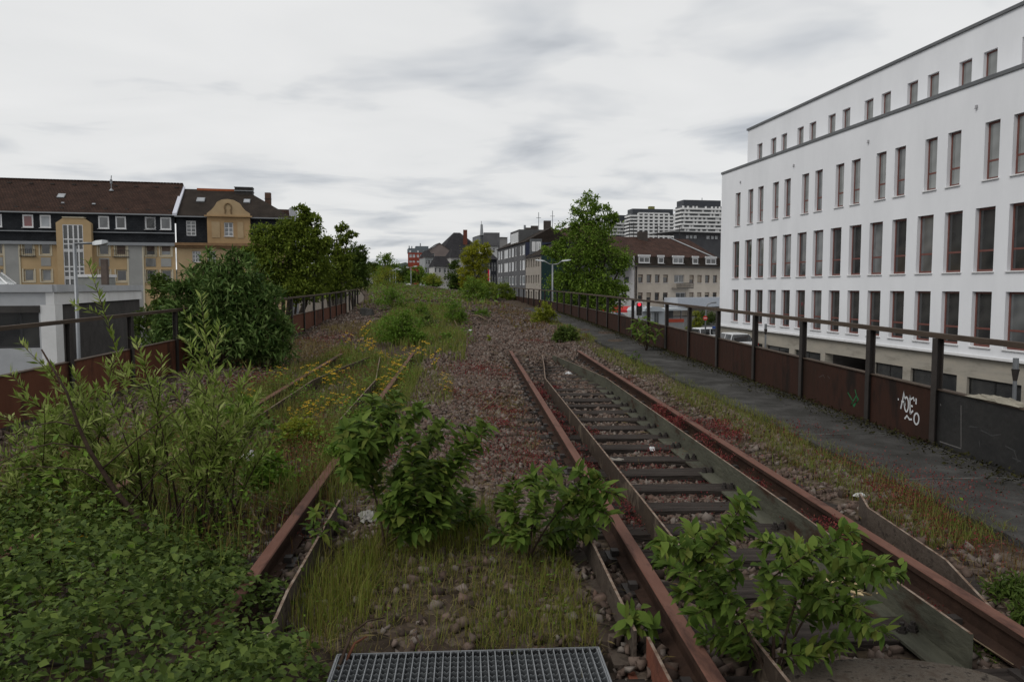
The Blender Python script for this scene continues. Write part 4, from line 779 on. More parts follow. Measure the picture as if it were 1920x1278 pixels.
mb = MB(); f.box(mb, f.L * .46, f.L * .58, zt, zt + 2.6, -9, -5); part('roof_box', mb, mat('green_box', (.2, .2, .07), (.16, .16, .06), 1, .8), t)
t, f, zt = tower('tallest high-rise with dark top, beside the white office building', 1278, 1352, 570, 375, 386, 7.1, 10, False, 1.2)
q = f.p(f.L * .55, zt, -5); mb = MB(); mb.tube([q, q + Vector((0, 0, 2.2))], .25, 5); part('mast', mb, hw_d, t)
# ---------------------------------------------------------------- grey row along the street, centre right
greyf = mat('grey_facade', (.115, .115, .118), (.09, .09, .094), .4, .9, .06); beigef = mat('beige_facade', (.30, .27, .235), (.26, .235, .205), .5, .9, .06); S4 = lambda x: 930 + x / 7.99
ggf = hfr(932.5, 176, 985, 145); U = ggf.u
gb_ = thing('grey_terrace', 'long grey rendered terrace with white-framed windows and dormer, centre right', 'house', tuple(ggf.p(0, -3.1)))
zs_ = [(ggf.z(985, 400 + b / 7.99), ggf.z(985, 400 + a / 7.99)) for a, b in ((490, 600), (715, 830), (945, 1055))]
cols = [(30, 55), (65, 92), (112, 180), (190, 216), (230, 264), (285, 303), (352, 375), (388, 428)]
hs = [(U(S4(a)), U(S4(b)), z0 - .2, z1 + .3, i) for z0, z1 in zs_ for i, (a, b) in enumerate(cols)]
zt_ = ggf.z(985, 400 + 430 / 7.99)
part('wall', wallmesh(ggf, 0, ggf.L, -3.1, zt_, [h[:4] for h in hs], .12), greyf, gb_)
for h in hs: window(gb_, ggf, *h[:4], -.1, wframe, gl_mid if h[4] == 2 else gl_lite, .22 if h[4] != 2 else .1, (.33, .66) if h[4] == 2 else (), ())
mb = MB(); zrg = at(955, 441, 168).z; mb.poly([ggf.p(0, zt_, .3), ggf.p(ggf.L, zt_, .3), ggf.p(ggf.L, zrg, -5), ggf.p(0, zrg, -5)]).poly([ggf.p(ggf.L, zt_, .3), ggf.p(ggf.L, zt_, -10), ggf.p(ggf.L, zrg, -5)]).poly([ggf.p(0, zt_, .3), ggf.p(0, zrg, -5), ggf.p(0, zt_, -10)]); uvbox(part('roof', mb, darktile, gb_))
mb = MB(); u0, u1 = U(950), U(966); ggf.box(mb, u0, u1, zt_ + .2, zrg + .3, -6, -.8); part('dormer', mb, mat('dormer_grey', (.10, .1, .1), (.08, .08, .08), 1, .8), gb_); window(gb_, ggf, u0 + .8, u1 - .8, zt_ + .6, zrg - .2, -.74, wframe, gl_mid, .15, (.5,))
mb = MB(); mb.poly([ggf.p(ggf.L, -3.1), ggf.p(ggf.L, -3.1, -10), ggf.p(ggf.L, zt_, -10), ggf.p(ggf.L, zt_)]); part('end_wall', mb, mat('blue_slate_wall', (.03, .035, .06), (.04, .045, .07), 1, .8), gb_)
bbf = hfr(985.5, 139, 1014.5, 128); U = bbf.u
be = thing('beige_block', 'beige block with tall narrow windows and a dark green end wall', 'building', tuple(bbf.p(0, -3.1)))
zz = [(bbf.z(1000, 400 + b / 7.99), bbf.z(1000, 400 + a / 7.99)) for a, b in ((685, 805), (925, 1045), (1170, 1290))]; zt2 = bbf.z(1000, 481)
hs = [(U(S4(447 + i * 36)), U(S4(447 + i * 36 + 20)), z0, z1) for z0, z1 in zz for i in range(6)]
part('wall', wallmesh(bbf, 0, bbf.L, -3.1, zt2, hs, .25), beigef, be)
for h in hs: window(be, bbf, *h, -.22, plain('brown_grey', (.10, .085, .075), .6), gl_mid, .1)
fge = hfr(1015, 128, 1043, 129); part('end_wall', wallmesh(fge, 0, fge.L + 1, -3.1, zt2, []), mat('green_wall', (.022, .045, .045), (.028, .055, .053), .5, .7), be)
mb = MB(); mb.poly([bbf.p(0, zt2, .4), bbf.p(bbf.L, zt2, .4), bbf.p(bbf.L, zt2 + 2.2, -3), bbf.p(0, zt2 + 2.2, -3)]).poly([bbf.p(bbf.L, zt2, .4), fge.p(fge.L + 1, zt2, .4), fge.p(fge.L + 1, zt2 + 2.2, -3), bbf.p(bbf.L, zt2 + 2.2, -3)]).poly([bbf.p(0, zt2 + 2.2, -3), bbf.p(bbf.L, zt2 + 2.2, -3), fge.p(fge.L + 1, zt2 + 2.2, -3), fge.p(fge.L + 1, zt2 + 2.2, -8)]); uvbox(part('roof', mb, darktile, be))
mb = MB(); f_ = hfr(994, 136, 1016, 136); f_.box(mb, 0, f_.L, zt2 + .5, zt2 + 3.2, -3, .1); part('dormer', mb, hw_d, be); window(be, f_, .3, f_.L * .45, zt2 + 1, zt2 + 2.7, .12, wframe, gl_mid, .2, (.5,)); window(be, f_, f_.L * .52, f_.L - .2, zt2 + 1, zt2 + 2.7, .12, wframe, gl_lite, .2, (.5,))
# tall brown roof behind
ft = hfr(975, 170, 1062, 150); bt = thing('brown_roofed_house', 'tall brown tiled gable roof with chimneys behind the beige block', 'house', tuple(ft.p(0, -3.1))); zb = ft.z(1010, 455); mb = MB(); P = ft.p
zl, zh = at(985, 434, 168).z, at(1038, 418.5, 158).z
mb.poly([P(0, zb - 2), P(ft.L, zb - 2), P(ft.L, zh, -6), P(ft.u(985), zl, -6)]).poly([P(ft.L, zb - 2), P(ft.L, zb - 2, -12), P(ft.L, zh, -6)]).poly([P(0, zb - 2), P(ft.u(985), zl, -6), P(0, zb - 2, -12)]); uvbox(part('roof', mb, redtile, bt)); mb = MB(); ft.box(mb, 0, ft.L, -3.1, zb - 2, -12, -.2); part('wall', mb, greyf, bt)
for p_, y0, y1, w in ((992, 438, 427, 1.0), (1002, 435, 423.5, .9), (1026, 428, 414, .9)): q = at(p_, y0, 163); mb = MB(); mb.box(q.x - w / 2 - .3, q.x + w / 2 + .3, q.y - .5, q.y + .5, q.z - 1.5, at(p_, y1, 163).z); part('chimney', mb, MATS['chimney_grey'], bt)
for p_, y0, y1 in ((1010, 425, 398), (1036, 420, 395), (984, 440, 422)): q = at(p_, y0, 164); w = at(p_, y1, 164); mb = MB(); mb.tube([q - Vector((0, 0, 1.5)), w], .07 if p_ != 984 else .25, 5); mb.box(w.x - .5, w.x + .5, w.y - .03, w.y + .03, w.z - 1.2, w.z - 1.1); part('aerial', mb, zinc, bt)
# ---------------------------------------------------------------- old houses in the distance
dkr = tilemat('anthracite_tile', (.030, .029, .032), (.038, .036, .038), (.012, .012, .013), .35, .35); offw = mat('offwhite', (.42, .41, .39), (.35, .345, .33), .4, .9); S3 = lambda x: 740 + x / 7.99; T3 = lambda y: 400 + y / 7.99
def house(name, label, pa, pb, D, yeave, yridge, dep, wallm, roofm, rows, cols, fm=None, gable=False, D2=None, gm=None, inset=.2):
    f = hfr(pa, D, pb, D2 or D + .25 * (pb - pa) * D / F); pm = (pa + pb) / 2; t = thing(name, label, 'house', tuple(f.p(0, -3.1))); ze = f.z(pm, yeave); zr = at(pm, yridge, D + dep / 2).z if not gable else f.z(pm, yridge)
    hs = [(f.u(a), f.u(b), f.z(pm, y1), f.z(pm, y0)) for y0, y1 in rows for a, b in cols]
    part('wall', wallmesh(f, 0, f.L, -3.1, ze, hs, .15), wallm, t)
    for i, h in enumerate(hs): window(t, f, *h, -.12, fm or wframe, [gl_dark, gl_dark, gl_mid][i % 3], .07, (), (.6,))
    mb = MB()
    for u_ in (0, f.L): mb.poly([f.p(u_, -3.1), f.p(u_, ze), f.p(u_, ze, -dep), f.p(u_, -3.1, -dep)])
    part('side_walls', mb, wallm, t); mb = MB()
    if gable:
        mb.poly([f.p(-.3, ze - .2, .3), f.p(f.L / 2, zr, .3), f.p(f.L / 2, zr, -dep), f.p(-.3, ze - .2, -dep)]).poly([f.p(f.L + .3, ze - .2, .3), f.p(f.L + .3, ze - .2, -dep), f.p(f.L / 2, zr, -dep), f.p(f.L / 2, zr, .3)])
        m2 = MB(); m2.poly([f.p(0, ze), f.p(f.L, ze), f.p(f.L / 2, zr - .1)]); part('gable', m2, gm or wallm, t)
    else:
        i_ = f.L * inset; mb.poly([f.p(-.3, ze, .4), f.p(f.L + .3, ze, .4), f.p(f.L - i_, zr, -dep / 2), f.p(i_, zr, -dep / 2)]).poly([f.p(-.3, ze, .4), f.p(i_, zr, -dep / 2), f.p(-.3, ze, -dep)]).poly([f.p(f.L + .3, ze, .4), f.p(f.L + .3, ze, -dep), f.p(f.L - i_, zr, -dep / 2)])
    uvbox(part('roof', mb, roofm, t)); return t, f
house('bay_house', 'white-walled old house with dark hipped roof and bay window, left of the conifer', S3(595), S3(850), 250, T3(795), T3(640), 12, offw, dkr, [(T3(820), T3(885)), (T3(940), T3(1000))], [(S3(605), S3(630)), (S3(665), S3(695)), (S3(735), S3(775)), (S3(790), S3(825))])
house('gabled_townhouse', 'pale grey narrow townhouse with stepped bay, leftmost of the old houses', S3(455), S3(592), 265, T3(655), T3(560), 14, mat('pale_grey_wall', (.30, .31, .31), (.25, .26, .26), .5, .9), dkr, [(T3(700), T3(760)), (T3(815), T3(890)), (T3(945), T3(1000))], [(S3(475), S3(495)), (S3(505), S3(535)), (S3(550), S3(580))])
house('timbered_house', 'house with pinkish gable peak behind the pale grey townhouse', S3(500), S3(850), 285, T3(560), T3(440), 10, mat('pink_grey', (.22, .18, .165), (.18, .15, .14), .5, .9), dkr, [(T3(600), T3(640))], [(S3(560), S3(600))], None, True)
house('wing_house', 'cream side wing with dark slate roof, left of the yellow tree', S3(845), S3(1045), 262, T3(660), T3(500), 14, offw, dkr, [(T3(690), T3(740))], [(S3(885), S3(930))], inset=.35)
house('steep_roofed_house', 'large steep anthracite roof with red chimney, the highest of the old houses', S3(720), S3(1330), 330, T3(560), T3(285), 30, mat('dark_plaster', (.12, .12, .125), (.1, .1, .1), .3, .9), dkr, [], [], inset=.42)
q = at(S3(1057), T3(350), 338); mb = MB(); mb.box(q.x - .9, q.x + .9, q.y - .8, q.y + .8, q.z - 6, at(S3(1057), T3(248), 338).z); tag(link('brick_chimney', mb.mesh('brick_chimney'), mat('red_chimney', (.14, .05, .035), (.1, .04, .03), 2, .9)), 'red brick chimney rising from the large steep anthracite roof', 'chimney')
t, f = house('white_flat_house', 'white house with broad window behind the yellow tree', S3(1385), S3(1550), 200, T3(490), T3(470), 10, mat('white_plain', (.5, .5, .49), (.44, .44, .43), .4, .9), dkr, [(T3(520), T3(590))], [(S3(1390), S3(1450)), (S3(1465), S3(1505))])
t, f = house('dark_flat_block', 'black flat-roofed block with a mast above the yellow tree', S3(1285), S3(1560), 230, T3(325), T3(318), 12, hw_d, hw_c, [], []); q = at(S3(1303), T3(320), 236); mb = MB(); mb.tube([q, at(S3(1303), T3(165), 236)], [.55, .35], 8).tube([at(S3(1303), T3(165), 236), at(S3(1298), T3(115), 236)], .08, 5); part('mast', mb, zinc, t)
mb = MB(); q = at(S3(1450), T3(440), 225); mb.box(q.x - 2.3, q.x + 2.3, q.y - 2, q.y + 2, q.z - 6, at(S3(1450), T3(295), 225).z); part('stair_head', mb, greyf, t)
house('pale_far_house', 'pale rendered upper storey between the black block and the grey terrace', S3(1500), S3(1690), 245, T3(358), T3(352), 10, mat('pale_far', (.28, .27, .26), (.24, .235, .23), .4, .9), dkr, [], [])
t, f = house('dark_slate_house', 'dark slate-hung house with lean roof, right of the yellow tree', S3(1370), S3(1535), 185, T3(690), T3(575), 10, mat('black_slate', (.035, .037, .042), (.028, .03, .034), .6, .8), dkr, [(T3(740), T3(860)), (T3(920), T3(1040))], [(S3(1405), S3(1425)), (S3(1450), S3(1470)), (S3(1490), S3(1510))])
# red brick office tower
f = hfr(S3(203), 400, S3(525), 402); t = thing('brick_tower', 'red brick office block with grey top floor, far off in the centre', 'building', tuple(f.p(0, -3.1))); brk = mat('red_brick', (.26, .055, .035), (.2, .045, .03), .3, .9)
rows = [(T3(612), T3(660)), (T3(705), T3(735))]; cols = [(S3(222), S3(262)), (S3(272), S3(310)), (S3(335), S3(370)), (S3(385), S3(420)), (S3(435), S3(470)), (S3(480), S3(515))]
hs = [(f.u(a), f.u(b), f.z(785, y1), f.z(785, y0)) for y0, y1 in rows for a, b in cols]; zt = f.z(785, T3(590)); part('wall', wallmesh(f, 0, f.L, -3.1, zt, hs, .3), brk, t)
for i, h in enumerate(hs): window(t, f, *h, -.25, wframe, gl_lite if i % 3 else gl_mid, .3, (.5,))
mb = MB(); f.box(mb, .3, f.L - .3, zt, f.z(785, T3(522)), -14, -.3); part('top_floor', mb, mat('blue_grey', (.12, .14, .15), (.1, .115, .125), .4, .6), t)
mb = MB(); f.box(mb, f.L * .38, f.L * .97, f.z(785, T3(522)), f.z(785, T3(487)), -12, -2); part('plant_room', mb, MATS['blue_grey'], t)
for k, p_ in ((.08, 480), (.2, 485), (.6, 440)): q = f.p(f.L * k, f.z(785, T3(530)), -4); mb = MB(); mb.tube([q, Vector((q.x, q.y, f.z(785, T3(p_))))], .3, 5); part('mast', mb, zinc, t)
for i, (a, b, y0, y1) in enumerate(((225, 250, 555, 585), (345, 365, 560, 585), (435, 452, 560, 585), (470, 488, 560, 585))): mb = MB(); f.box(mb, f.u(S3(a)), f.u(S3(b)), f.z(785, T3(y1)), f.z(785, T3(y0)), -.29, -.1); part('top_window', mb, wframe, t)
house('small_far_house', 'small white house far off between the trees at left centre', 686, 706, 240, 517, 508, 8, offw, mat('grey_roof', (.2, .2, .2), (.16, .16, .16), 1, .9), [(519, 523)], [(690, 694), (697, 701)])
# ================================================================ TREES AND PLANTS
bark = mat('bark', (.05, .04, .032), (.09, .075, .06), 5, .95, .6, stretch=(1, 1, .3)); twig = mat('twig_brown', (.035, .022, .017), (.06, .042, .03), 12, .8, .3); straw = mat('dry_straw', (.17, .13, .085), (.11, .08, .055), 9, .9)
L_tree = leafmat('leaf_maple', [(.04, .066, .015), (.062, .096, .021), (.088, .128, .029), (.12, .16, .04)], .35)
L_tree2 = leafmat('leaf_elder', [(.038, .056, .013), (.06, .08, .017), (.088, .108, .024), (.11, .128, .03)], .35)
L_dark = leafmat('leaf_dark', [(.024, .038, .012), (.038, .055, .017), (.056, .078, .023)], .3)
L_yel = leafmat('leaf_yellow', [(.095, .10, .014), (.15, .145, .018), (.20, .18, .024), (.08, .10, .02)], .4)
L_bud = leafmat('leaf_buddleja', [(.022, .040, .016), (.038, .064, .024), (.06, .092, .036), (.11, .14, .075)], .25, .55)  # last, palest tone paints light highlights onto some leaves
L_wil = leafmat('leaf_willow', [(.07, .092, .026), (.10, .13, .04), (.14, .165, .065), (.19, .20, .11)], .35, .5)
L_ivy = leafmat('leaf_ground', [(.022, .034, .012), (.035, .052, .018), (.05, .07, .025), (.075, .095, .032), (.03, .046, .015)], .25, .55)
L_sap = leafmat('leaf_sapling', [(.026, .045, .012), (.038, .06, .016), (.05, .076, .021), (.064, .09, .026), (.08, .105, .032), (.036, .056, .016), (.09, .098, .032)], .35, .6, .25)
L_grn = leafmat('leaf_weed', [(.04, .07, .014), (.06, .10, .02), (.085, .13, .028)], .35)
L_gy = leafmat('leaf_yellowgreen', [(.08, .10, .018), (.12, .13, .022), (.15, .14, .03)], .4)
G_grn = leafmat('grass_green', [(.05, .066, .02), (.075, .086, .028), (.10, .10, .038), (.115, .095, .052)], .3, .6)
G_yel = leafmat('grass_yellow', [(.055, .072, .016), (.08, .092, .022), (.10, .092, .034), (.07, .052, .024)], .3, .6)
G_dry = leafmat('grass_dry', [(.075, .052, .034), (.11, .083, .058), (.058, .038, .025), (.15, .12, .088)], .2, .8)
G_red = leafmat('grass_reddish', [(.065, .028, .020), (.085, .044, .026), (.055, .052, .02), (.10, .064, .04)], .3, .7)
M_red = leafmat('stonecrop_red', [(.07, .010, .018), (.11, .016, .03), (.05, .009, .014), (.13, .035, .05), (.05, .026, .015)], .2, .6)
def gnd(px_, py_, zr=-.1): p = onZ(px_, py_, zr); p.z = bz(p.x, p.y); return p
# ---- street trees
b_ = lambda *a: blob(*a)
c = at(1105, 600, 75); base = Vector((c.x, c.y, street(0, c.y)))
tree('leafy_tree', 'tall leafy green maple in front of the cream house, right of centre', base,
     [b_(1100, 395, 75, 28, 32), b_(1130, 405, 75, 22, 24), b_(1065, 430, 75, 24, 22), b_(1110, 440, 75, 50, 30), b_(1150, 412, 75, 12, 14), b_(1080, 480, 75, 48, 34), b_(1135, 485, 75, 44, 36), b_(1165, 500, 75, 22, 20), b_(1040, 470, 75, 24, 18), b_(1095, 530, 75, 58, 34), b_(1140, 545, 75, 40, 26), b_(1060, 535, 75, 36, 26), b_(1100, 570, 75, 62, 22), b_(1165, 545, 75, 16, 14), b_(1055, 575, 75, 40, 16)],
     .26, 620, 46, L_tree, bark, .26, None, .36, .30)
c = at(895, 560, 84); base = Vector((c.x, c.y, street(0, c.y)))
tree('yellow_tree', 'bright yellow-leaved tree standing among the old houses', base, [b_(893, 468, 84, 20, 16), b_(910, 470, 84, 10, 12), b_(880, 485, 84, 16, 15), b_(902, 495, 84, 18, 18), b_(875, 510, 84, 16, 14), b_(893, 520, 84, 22, 18), b_(905, 535, 84, 14, 14), b_(876, 532, 84, 12, 12)], .2, 260, 44, L_yel, bark, .12, None, .4, .35)
def ltree(name, label, px_, D, blobs, m, size, ncl, nlf, tr, crr=.34):
    c = at(px_, 560, D); tree(name, label, Vector((c.x, c.y, street(0, c.y))), blobs, size, ncl, nlf, m, bark, tr, 'trees behind the left railing', crr, .25)
ltree('elder_tree', 'bushy green tree right of the gabled house, behind the left railing', 515, 36, [b_(570, 400, 36, 16, 20), b_(585, 425, 36, 24, 22), b_(545, 430, 36, 30, 20), b_(500, 450, 36, 34, 28), b_(560, 460, 36, 44, 32), b_(520, 490, 36, 52, 34), b_(585, 500, 36, 40, 36), b_(500, 530, 36, 48, 30), b_(560, 540, 36, 50, 28), b_(470, 470, 36, 20, 16), b_(600, 455, 36, 20, 14)], L_tree2, .15, 620, 46, .16)
ltree('ash_tree', 'looser green tree with open branch ends, in the middle of the left group', 630, 42, [b_(640, 428, 42, 14, 12), b_(655, 440, 42, 13, 10), b_(632, 450, 42, 24, 14), b_(615, 470, 42, 28, 20), b_(640, 485, 42, 22, 22), b_(620, 505, 42, 40, 26), b_(640, 530, 42, 34, 22), b_(610, 540, 42, 40, 20)], L_tree2, .15, 300, 44, .13)
ltree('round_tree', 'dense dark round-crowned tree at the right end of the left group', 664, 60, [b_(668, 475, 60, 20, 20), b_(660, 500, 60, 30, 24), b_(675, 505, 60, 17, 22), b_(662, 525, 60, 30, 18)], L_dark, .2, 200, 46, .18)
c = at(300, 560, 24); tree('garden_shrub', 'dark evergreen shrub against the white building corner, behind the left railing', Vector((c.x, c.y, street(0, c.y))), [b_(305, 545, 24, 28, 30), b_(320, 590, 24, 34, 34), b_(270, 600, 24, 24, 26), b_(300, 640, 24, 40, 40)], .12, 170, 40, L_dark, bark, .1, None, .35, .3, 'shrub')
# far trees
far = [('tall conical green tree far off at the end of the line', 727, 170, [b_(722, 492, 170, 14, 20), b_(727, 478, 170, 9, 10), b_(735, 505, 170, 16, 16), b_(722, 520, 170, 24, 16)], L_tree), ('low far tree left of the red brick block', 757, 175, [b_(755, 512, 175, 17, 15), b_(765, 520, 175, 14, 13), b_(745, 522, 175, 14, 10)], L_dark),
       ('pale far tree in front of the red brick block', 785, 165, [b_(782, 512, 165, 16, 12), b_(795, 520, 165, 14, 12), b_(772, 522, 165, 14, 10)], L_tree), ('dark conifer-like tree between the old houses and the yellow tree', 852, 150, [b_(853, 500, 150, 9, 14), b_(850, 522, 150, 15, 18), b_(858, 535, 150, 14, 14)], L_dark),
       ('far tree behind the small white house', 702, 190, [b_(700, 497, 190, 11, 11), b_(690, 505, 190, 16, 14), b_(708, 508, 190, 9, 10)], L_dark), ('low green tree left of the pale townhouse', 808, 150, [b_(805, 524, 150, 10, 10), b_(815, 530, 150, 12, 8)], L_tree)]
for lab, p_, D, bl, m in far:
    c = at(p_, 545, D); tree('far_tree', lab, Vector((c.x, c.y, street(0, c.y))), bl, .38, 110, 34, m, bark, .2, 'far trees at the end of the line', .36, .3)
# ---- bushes on the bed
def bush(name, label, px_, py_, rpx, hpx, m, size, ncl, nlf, cat='shrub', group=None, asp=.5, base=None, D=None):
    g = base or gnd(px_, py_); D = D or (g - CAM).dot(FWD); r = rpx * D / F; h = hpx * D / F
    bl = [(g.x, g.y, g.z + h * .5, r * .8, r * .8, h * .5), (g.x - r * .45, g.y, g.z + h * .35, r * .5, r * .55, h * .38), (g.x + r * .5, g.y - r * .1, g.z + h * .32, r * .5, r * .5, h * .34), (g.x + r * .1, g.y + r * .2, g.z + h * .72, r * .5, r * .45, h * .3)]
    return tree(name, label, g, bl, size, ncl, nlf, m, twig, max(.006, .02 * h), group, .42, .15, cat, .3, asp)
g = gnd(415, 695); D = 14.3
bl = [blob(430, 560, D, 70, 80), blob(380, 600, D, 60, 60), blob(480, 590, D, 52, 60), blob(430, 640, D, 95, 50), blob(335, 635, D, 48, 46), blob(505, 650, D, 42, 44), blob(350, 560, D, 34, 36), blob(405, 525, D, 45, 40), blob(460, 520, D, 30, 34), blob(500, 560, D, 26, 30)]
tree('buddleja_bush', 'big dark green bush with long drooping leaves against the left railing', g, bl + [blob(320, 600, D, 30, 40), blob(530, 620, D, 22, 30), blob(440, 490, D, 16, 26), blob(395, 490, D, 14, 22), blob(350, 530, D, 16, 26)], .15, 560, 32, L_bud, twig, .05, None, .42, .25, 'bush', .3, .26)
for a in (('weed_clump', 'bright green weed clump beside a pale dry stick, mid-bed', 850, 612, 30, 46, L_grn, .07, 60, 30), ('weed_clump', 'small rounded bright green weed right of the dry stick', 905, 603, 17, 22, L_grn, .06, 34, 26), ('weed_clump', 'low green weed between the two stonecrop patches, mid-bed', 836, 645, 15, 18, L_grn, .05, 24, 22),
          ('weed_clump', 'broad dark weed thicket where the left track ends', 757, 650, 58, 62, L_grn, .07, 110, 34), ('weed_clump', 'leafy weed left of the bed centre, before the far bend', 735, 590, 34, 44, L_grn, .08, 70, 30), ('weed_clump', 'upright dark weed right of the thicket, mid-bed', 802, 622, 18, 40, L_ivy, .06, 40, 28),
          ('rail_bush', 'bush overgrowing the far end post of the left railing', 625, 575, 26, 46, L_tree2, .1, 60, 30), ('rail_bush', 'large yellow-green bush just past the end of the left railing', 722, 552, 34, 40, L_gy, .13, 90, 32), ('rail_bush', 'low green bush past the railing bush, at the far bend', 690, 545, 26, 34, L_tree2, .13, 70, 30),
          ('bed_shrub', 'leafy shrub at the left edge of the walkway, farther one', 1022, 612, 26, 40, L_gy, .09, 60, 30), ('bed_shrub', 'leafy shrub with pale flowers at the walkway edge, nearer one', 1062, 640, 26, 32, L_ivy, .08, 60, 28),
          ('bed_shrub', 'green shrub below the yellow tree at the far bend', 888, 572, 34, 46, L_tree, .13, 90, 30), ('bed_shrub', 'dark hedge-like shrub at the far end of the right railing', 942, 573, 26, 34, L_tree2, .13, 70, 30), ('bed_shrub', 'dark shrub between the railing end and the yellow tree', 915, 570, 22, 32, L_tree2, .13, 60, 30), ('bed_shrub', 'bright shrub in front of the white bay house', 812, 548, 26, 20, L_gy, .15, 60, 28),
          ('weed_clump', 'tiny pale green weed alone in the ballast, mid-bed', 915, 640, 7, 14, L_gy, .04, 10, 16), ('weed_clump', 'green weed at the foot of the bushy centre, far left of the ballast', 790, 600, 16, 26, L_grn, .07, 40, 26)):
    bush(*a)
for a in (('weed_clump', 'green weed clump straddling the left rail below the yellow flowers', 640, 872, 46, 62, L_grn, .05, 60, 26), ('weed_clump', 'bushy weed left of the overgrown track beside the willow', 505, 905, 60, 70, L_grn, .05, 70, 26), ('weed_clump', 'pale weed between the overgrown rails right of the willow', 560, 830, 55, 60, L_gy, .045, 50, 26), ('weed_clump', 'green weed on the outer rail behind the willow', 455, 800, 50, 60, L_grn, .06, 50, 26), ('weed_clump', 'weed patch on the rail just left of the bushy sapling', 700, 790, 40, 46, L_grn, .05, 50, 26)):
    bush(*a)
g = gnd(1900, 1250)
tree('corner_weed', 'dark weedy plant in the lower right corner', g, [blob(1905, 1215, 3.6, 55, 45), blob(1860, 1190, 3.7, 45, 30), blob(1900, 1120, 4.0, 40, 45), blob(1850, 1240, 3.5, 50, 25), blob(1935, 1160, 3.7, 40, 50)], .04, 260, 16, L_dark, twig, .006, None, .55, .1, 'weed', .3, .35)
# ---- willow saplings, front left
def willow(label, bpx, tips, D0, rad, bare=.25):
    g = gnd(*bpx); t = thing('willow_sapling', label, 'sapling', tuple(g)); mb = MB(); C, Dv = [], []
    g00 = g.copy()
    for (x, y, dd) in tips:
        g = g00 + Vector((random.uniform(-.32, .32), random.uniform(-.22, .22), -.02)); e = at(x + random.uniform(-15, 15), y, D0 + dd); ctl = g.lerp(e, .5) + Vector((random.uniform(-.12, .12), random.uniform(-.1, .1), (e.z - g.z) * -.03 + .03)); ctl.x = g.x + (e.x - g.x) * random.uniform(.28, .5)
        P = [(g * (1 - s) ** 2 + ctl * 2 * s * (1 - s) + e * s * s) for s in np.linspace(0, 1, 9)]
        mb.tube(P, list(np.linspace(rad, .0016, 9)), 5); ln = (e - g).length
        for s in np.arange(bare, 1.0, .009 / ln):
            if random.random() < .12 + .2 * (s < .5): continue
            p = g * (1 - s) ** 2 + ctl * 2 * s * (1 - s) + e * s * s; tg = ((ctl - g) * (1 - s) + (e - ctl) * s).normalized(); C.append(p)
            v = Vector((random.gauss(0, 1), random.gauss(0, 1), random.gauss(0, 1))); v = (v - tg * v.dot(tg)).normalized(); Dv.append(v * .8 + tg * .75)
        for q in range(5):                                     # short side shoots
            s = random.uniform(.35, .85); p = g * (1 - s) ** 2 + ctl * 2 * s * (1 - s) + e * s * s; k = p + Vector((random.uniform(-.17, .17), random.uniform(-.15, .15), random.uniform(.06, .2)))
            mb.tube([p, p.lerp(k, .5) + Vector((0, 0, .01)), k], [.003, .002, .001], 4)
            for w in np.arange(.1, 1.02, .045): C.append(p.lerp(k, w)); v = Vector((random.gauss(0, 1), random.gauss(0, 1), random.gauss(0, 1))).normalized(); Dv.append(v * .8 + (k - p).normalized() * .8)
    n = len(C); ln = rng.uniform(.05, .095, n); V, Fc = leafset(np.array([tuple(c) for c in C]), np.array([tuple(d) for d in Dv]), ln, ln * .22, .15)
    fol('leaves', V, Fc, L_wil, t, 'stuff'); part('stems', mb, twig, t, True)
willow('willow sapling with the tallest upright shoot, front left', (250, 975), [(165, 490, .2), (240, 640, -.1), (300, 668, .1), (45, 640, 0), (100, 690, .1), (10, 700, -.1), (60, 770, -.2), (130, 730, .2), (200, 730, -.2), (280, 720, .2), (5, 850, -.2), (90, 800, -.3), (250, 790, -.3), (160, 700, .3), (20, 780, .2), (215, 670, .2), (-30, 760, 0), (330, 790, .1), (185, 840, -.3), (60, 880, -.3)], 5.2, .009)
willow('low spreading willow shoots at the far left edge', (90, 985), [(-20, 830, 0), (30, 800, .2), (70, 760, -.2), (120, 790, .1), (150, 850, -.2), (190, 800, .2), (230, 850, 0), (20, 900, -.2), (100, 880, .2), (-30, 900, .1), (260, 880, -.2), (160, 760, .2)], 5.0, .006)
willow('leafy willow sapling right of the dark bare branch, front left', (385, 985), [(372, 555, .1), (400, 610, 0), (440, 690, .2), (480, 690, .1), (505, 735, 0), (350, 690, .2), (420, 700, -.2), (460, 790, -.2), (340, 780, -.1), (300, 760, .2), (400, 760, -.3), (500, 820, .1), (370, 720, .3), (450, 740, .3), (330, 850, -.2), (480, 770, .3), (385, 660, .2), (425, 800, 0), (320, 720, .1), (360, 800, .2)], 5.1, .008)
def branch(name, label, pts, D, r0, r1, cat='branch', m=None, subs=()):
    mb = MB(); P = [at(x, y, D) for x, y in pts]; mb.tube(P, list(np.linspace(r0, r1, len(P))), 6)
    for sb in subs: Q = [at(x, y, D) for x, y in sb]; mb.tube(Q, list(np.linspace(r1 * 1.1, r1 * .35, len(Q))), 5)
    return tag(link(name, mb.mesh(name), m or twig, smooth=True), label, cat)
p0 = gnd(300, 1030)
branch('bare_branch', 'dark bare branch leaning left out of the ground cover', [(300, 1030), (285, 1003), (215, 918), (168, 845), (148, 800), (125, 735), (78, 655)], (p0 - CAM).dot(FWD) , .02, .005, 'branch', None, [[(165, 840), (100, 830), (40, 845), (0, 870)], [(150, 800), (105, 790), (50, 800), (0, 830)], [(215, 918), (150, 880), (60, 873), (0, 886)], [(190, 880), (260, 820), (340, 760), (385, 700)], [(240, 950), (300, 880), (350, 840)]])
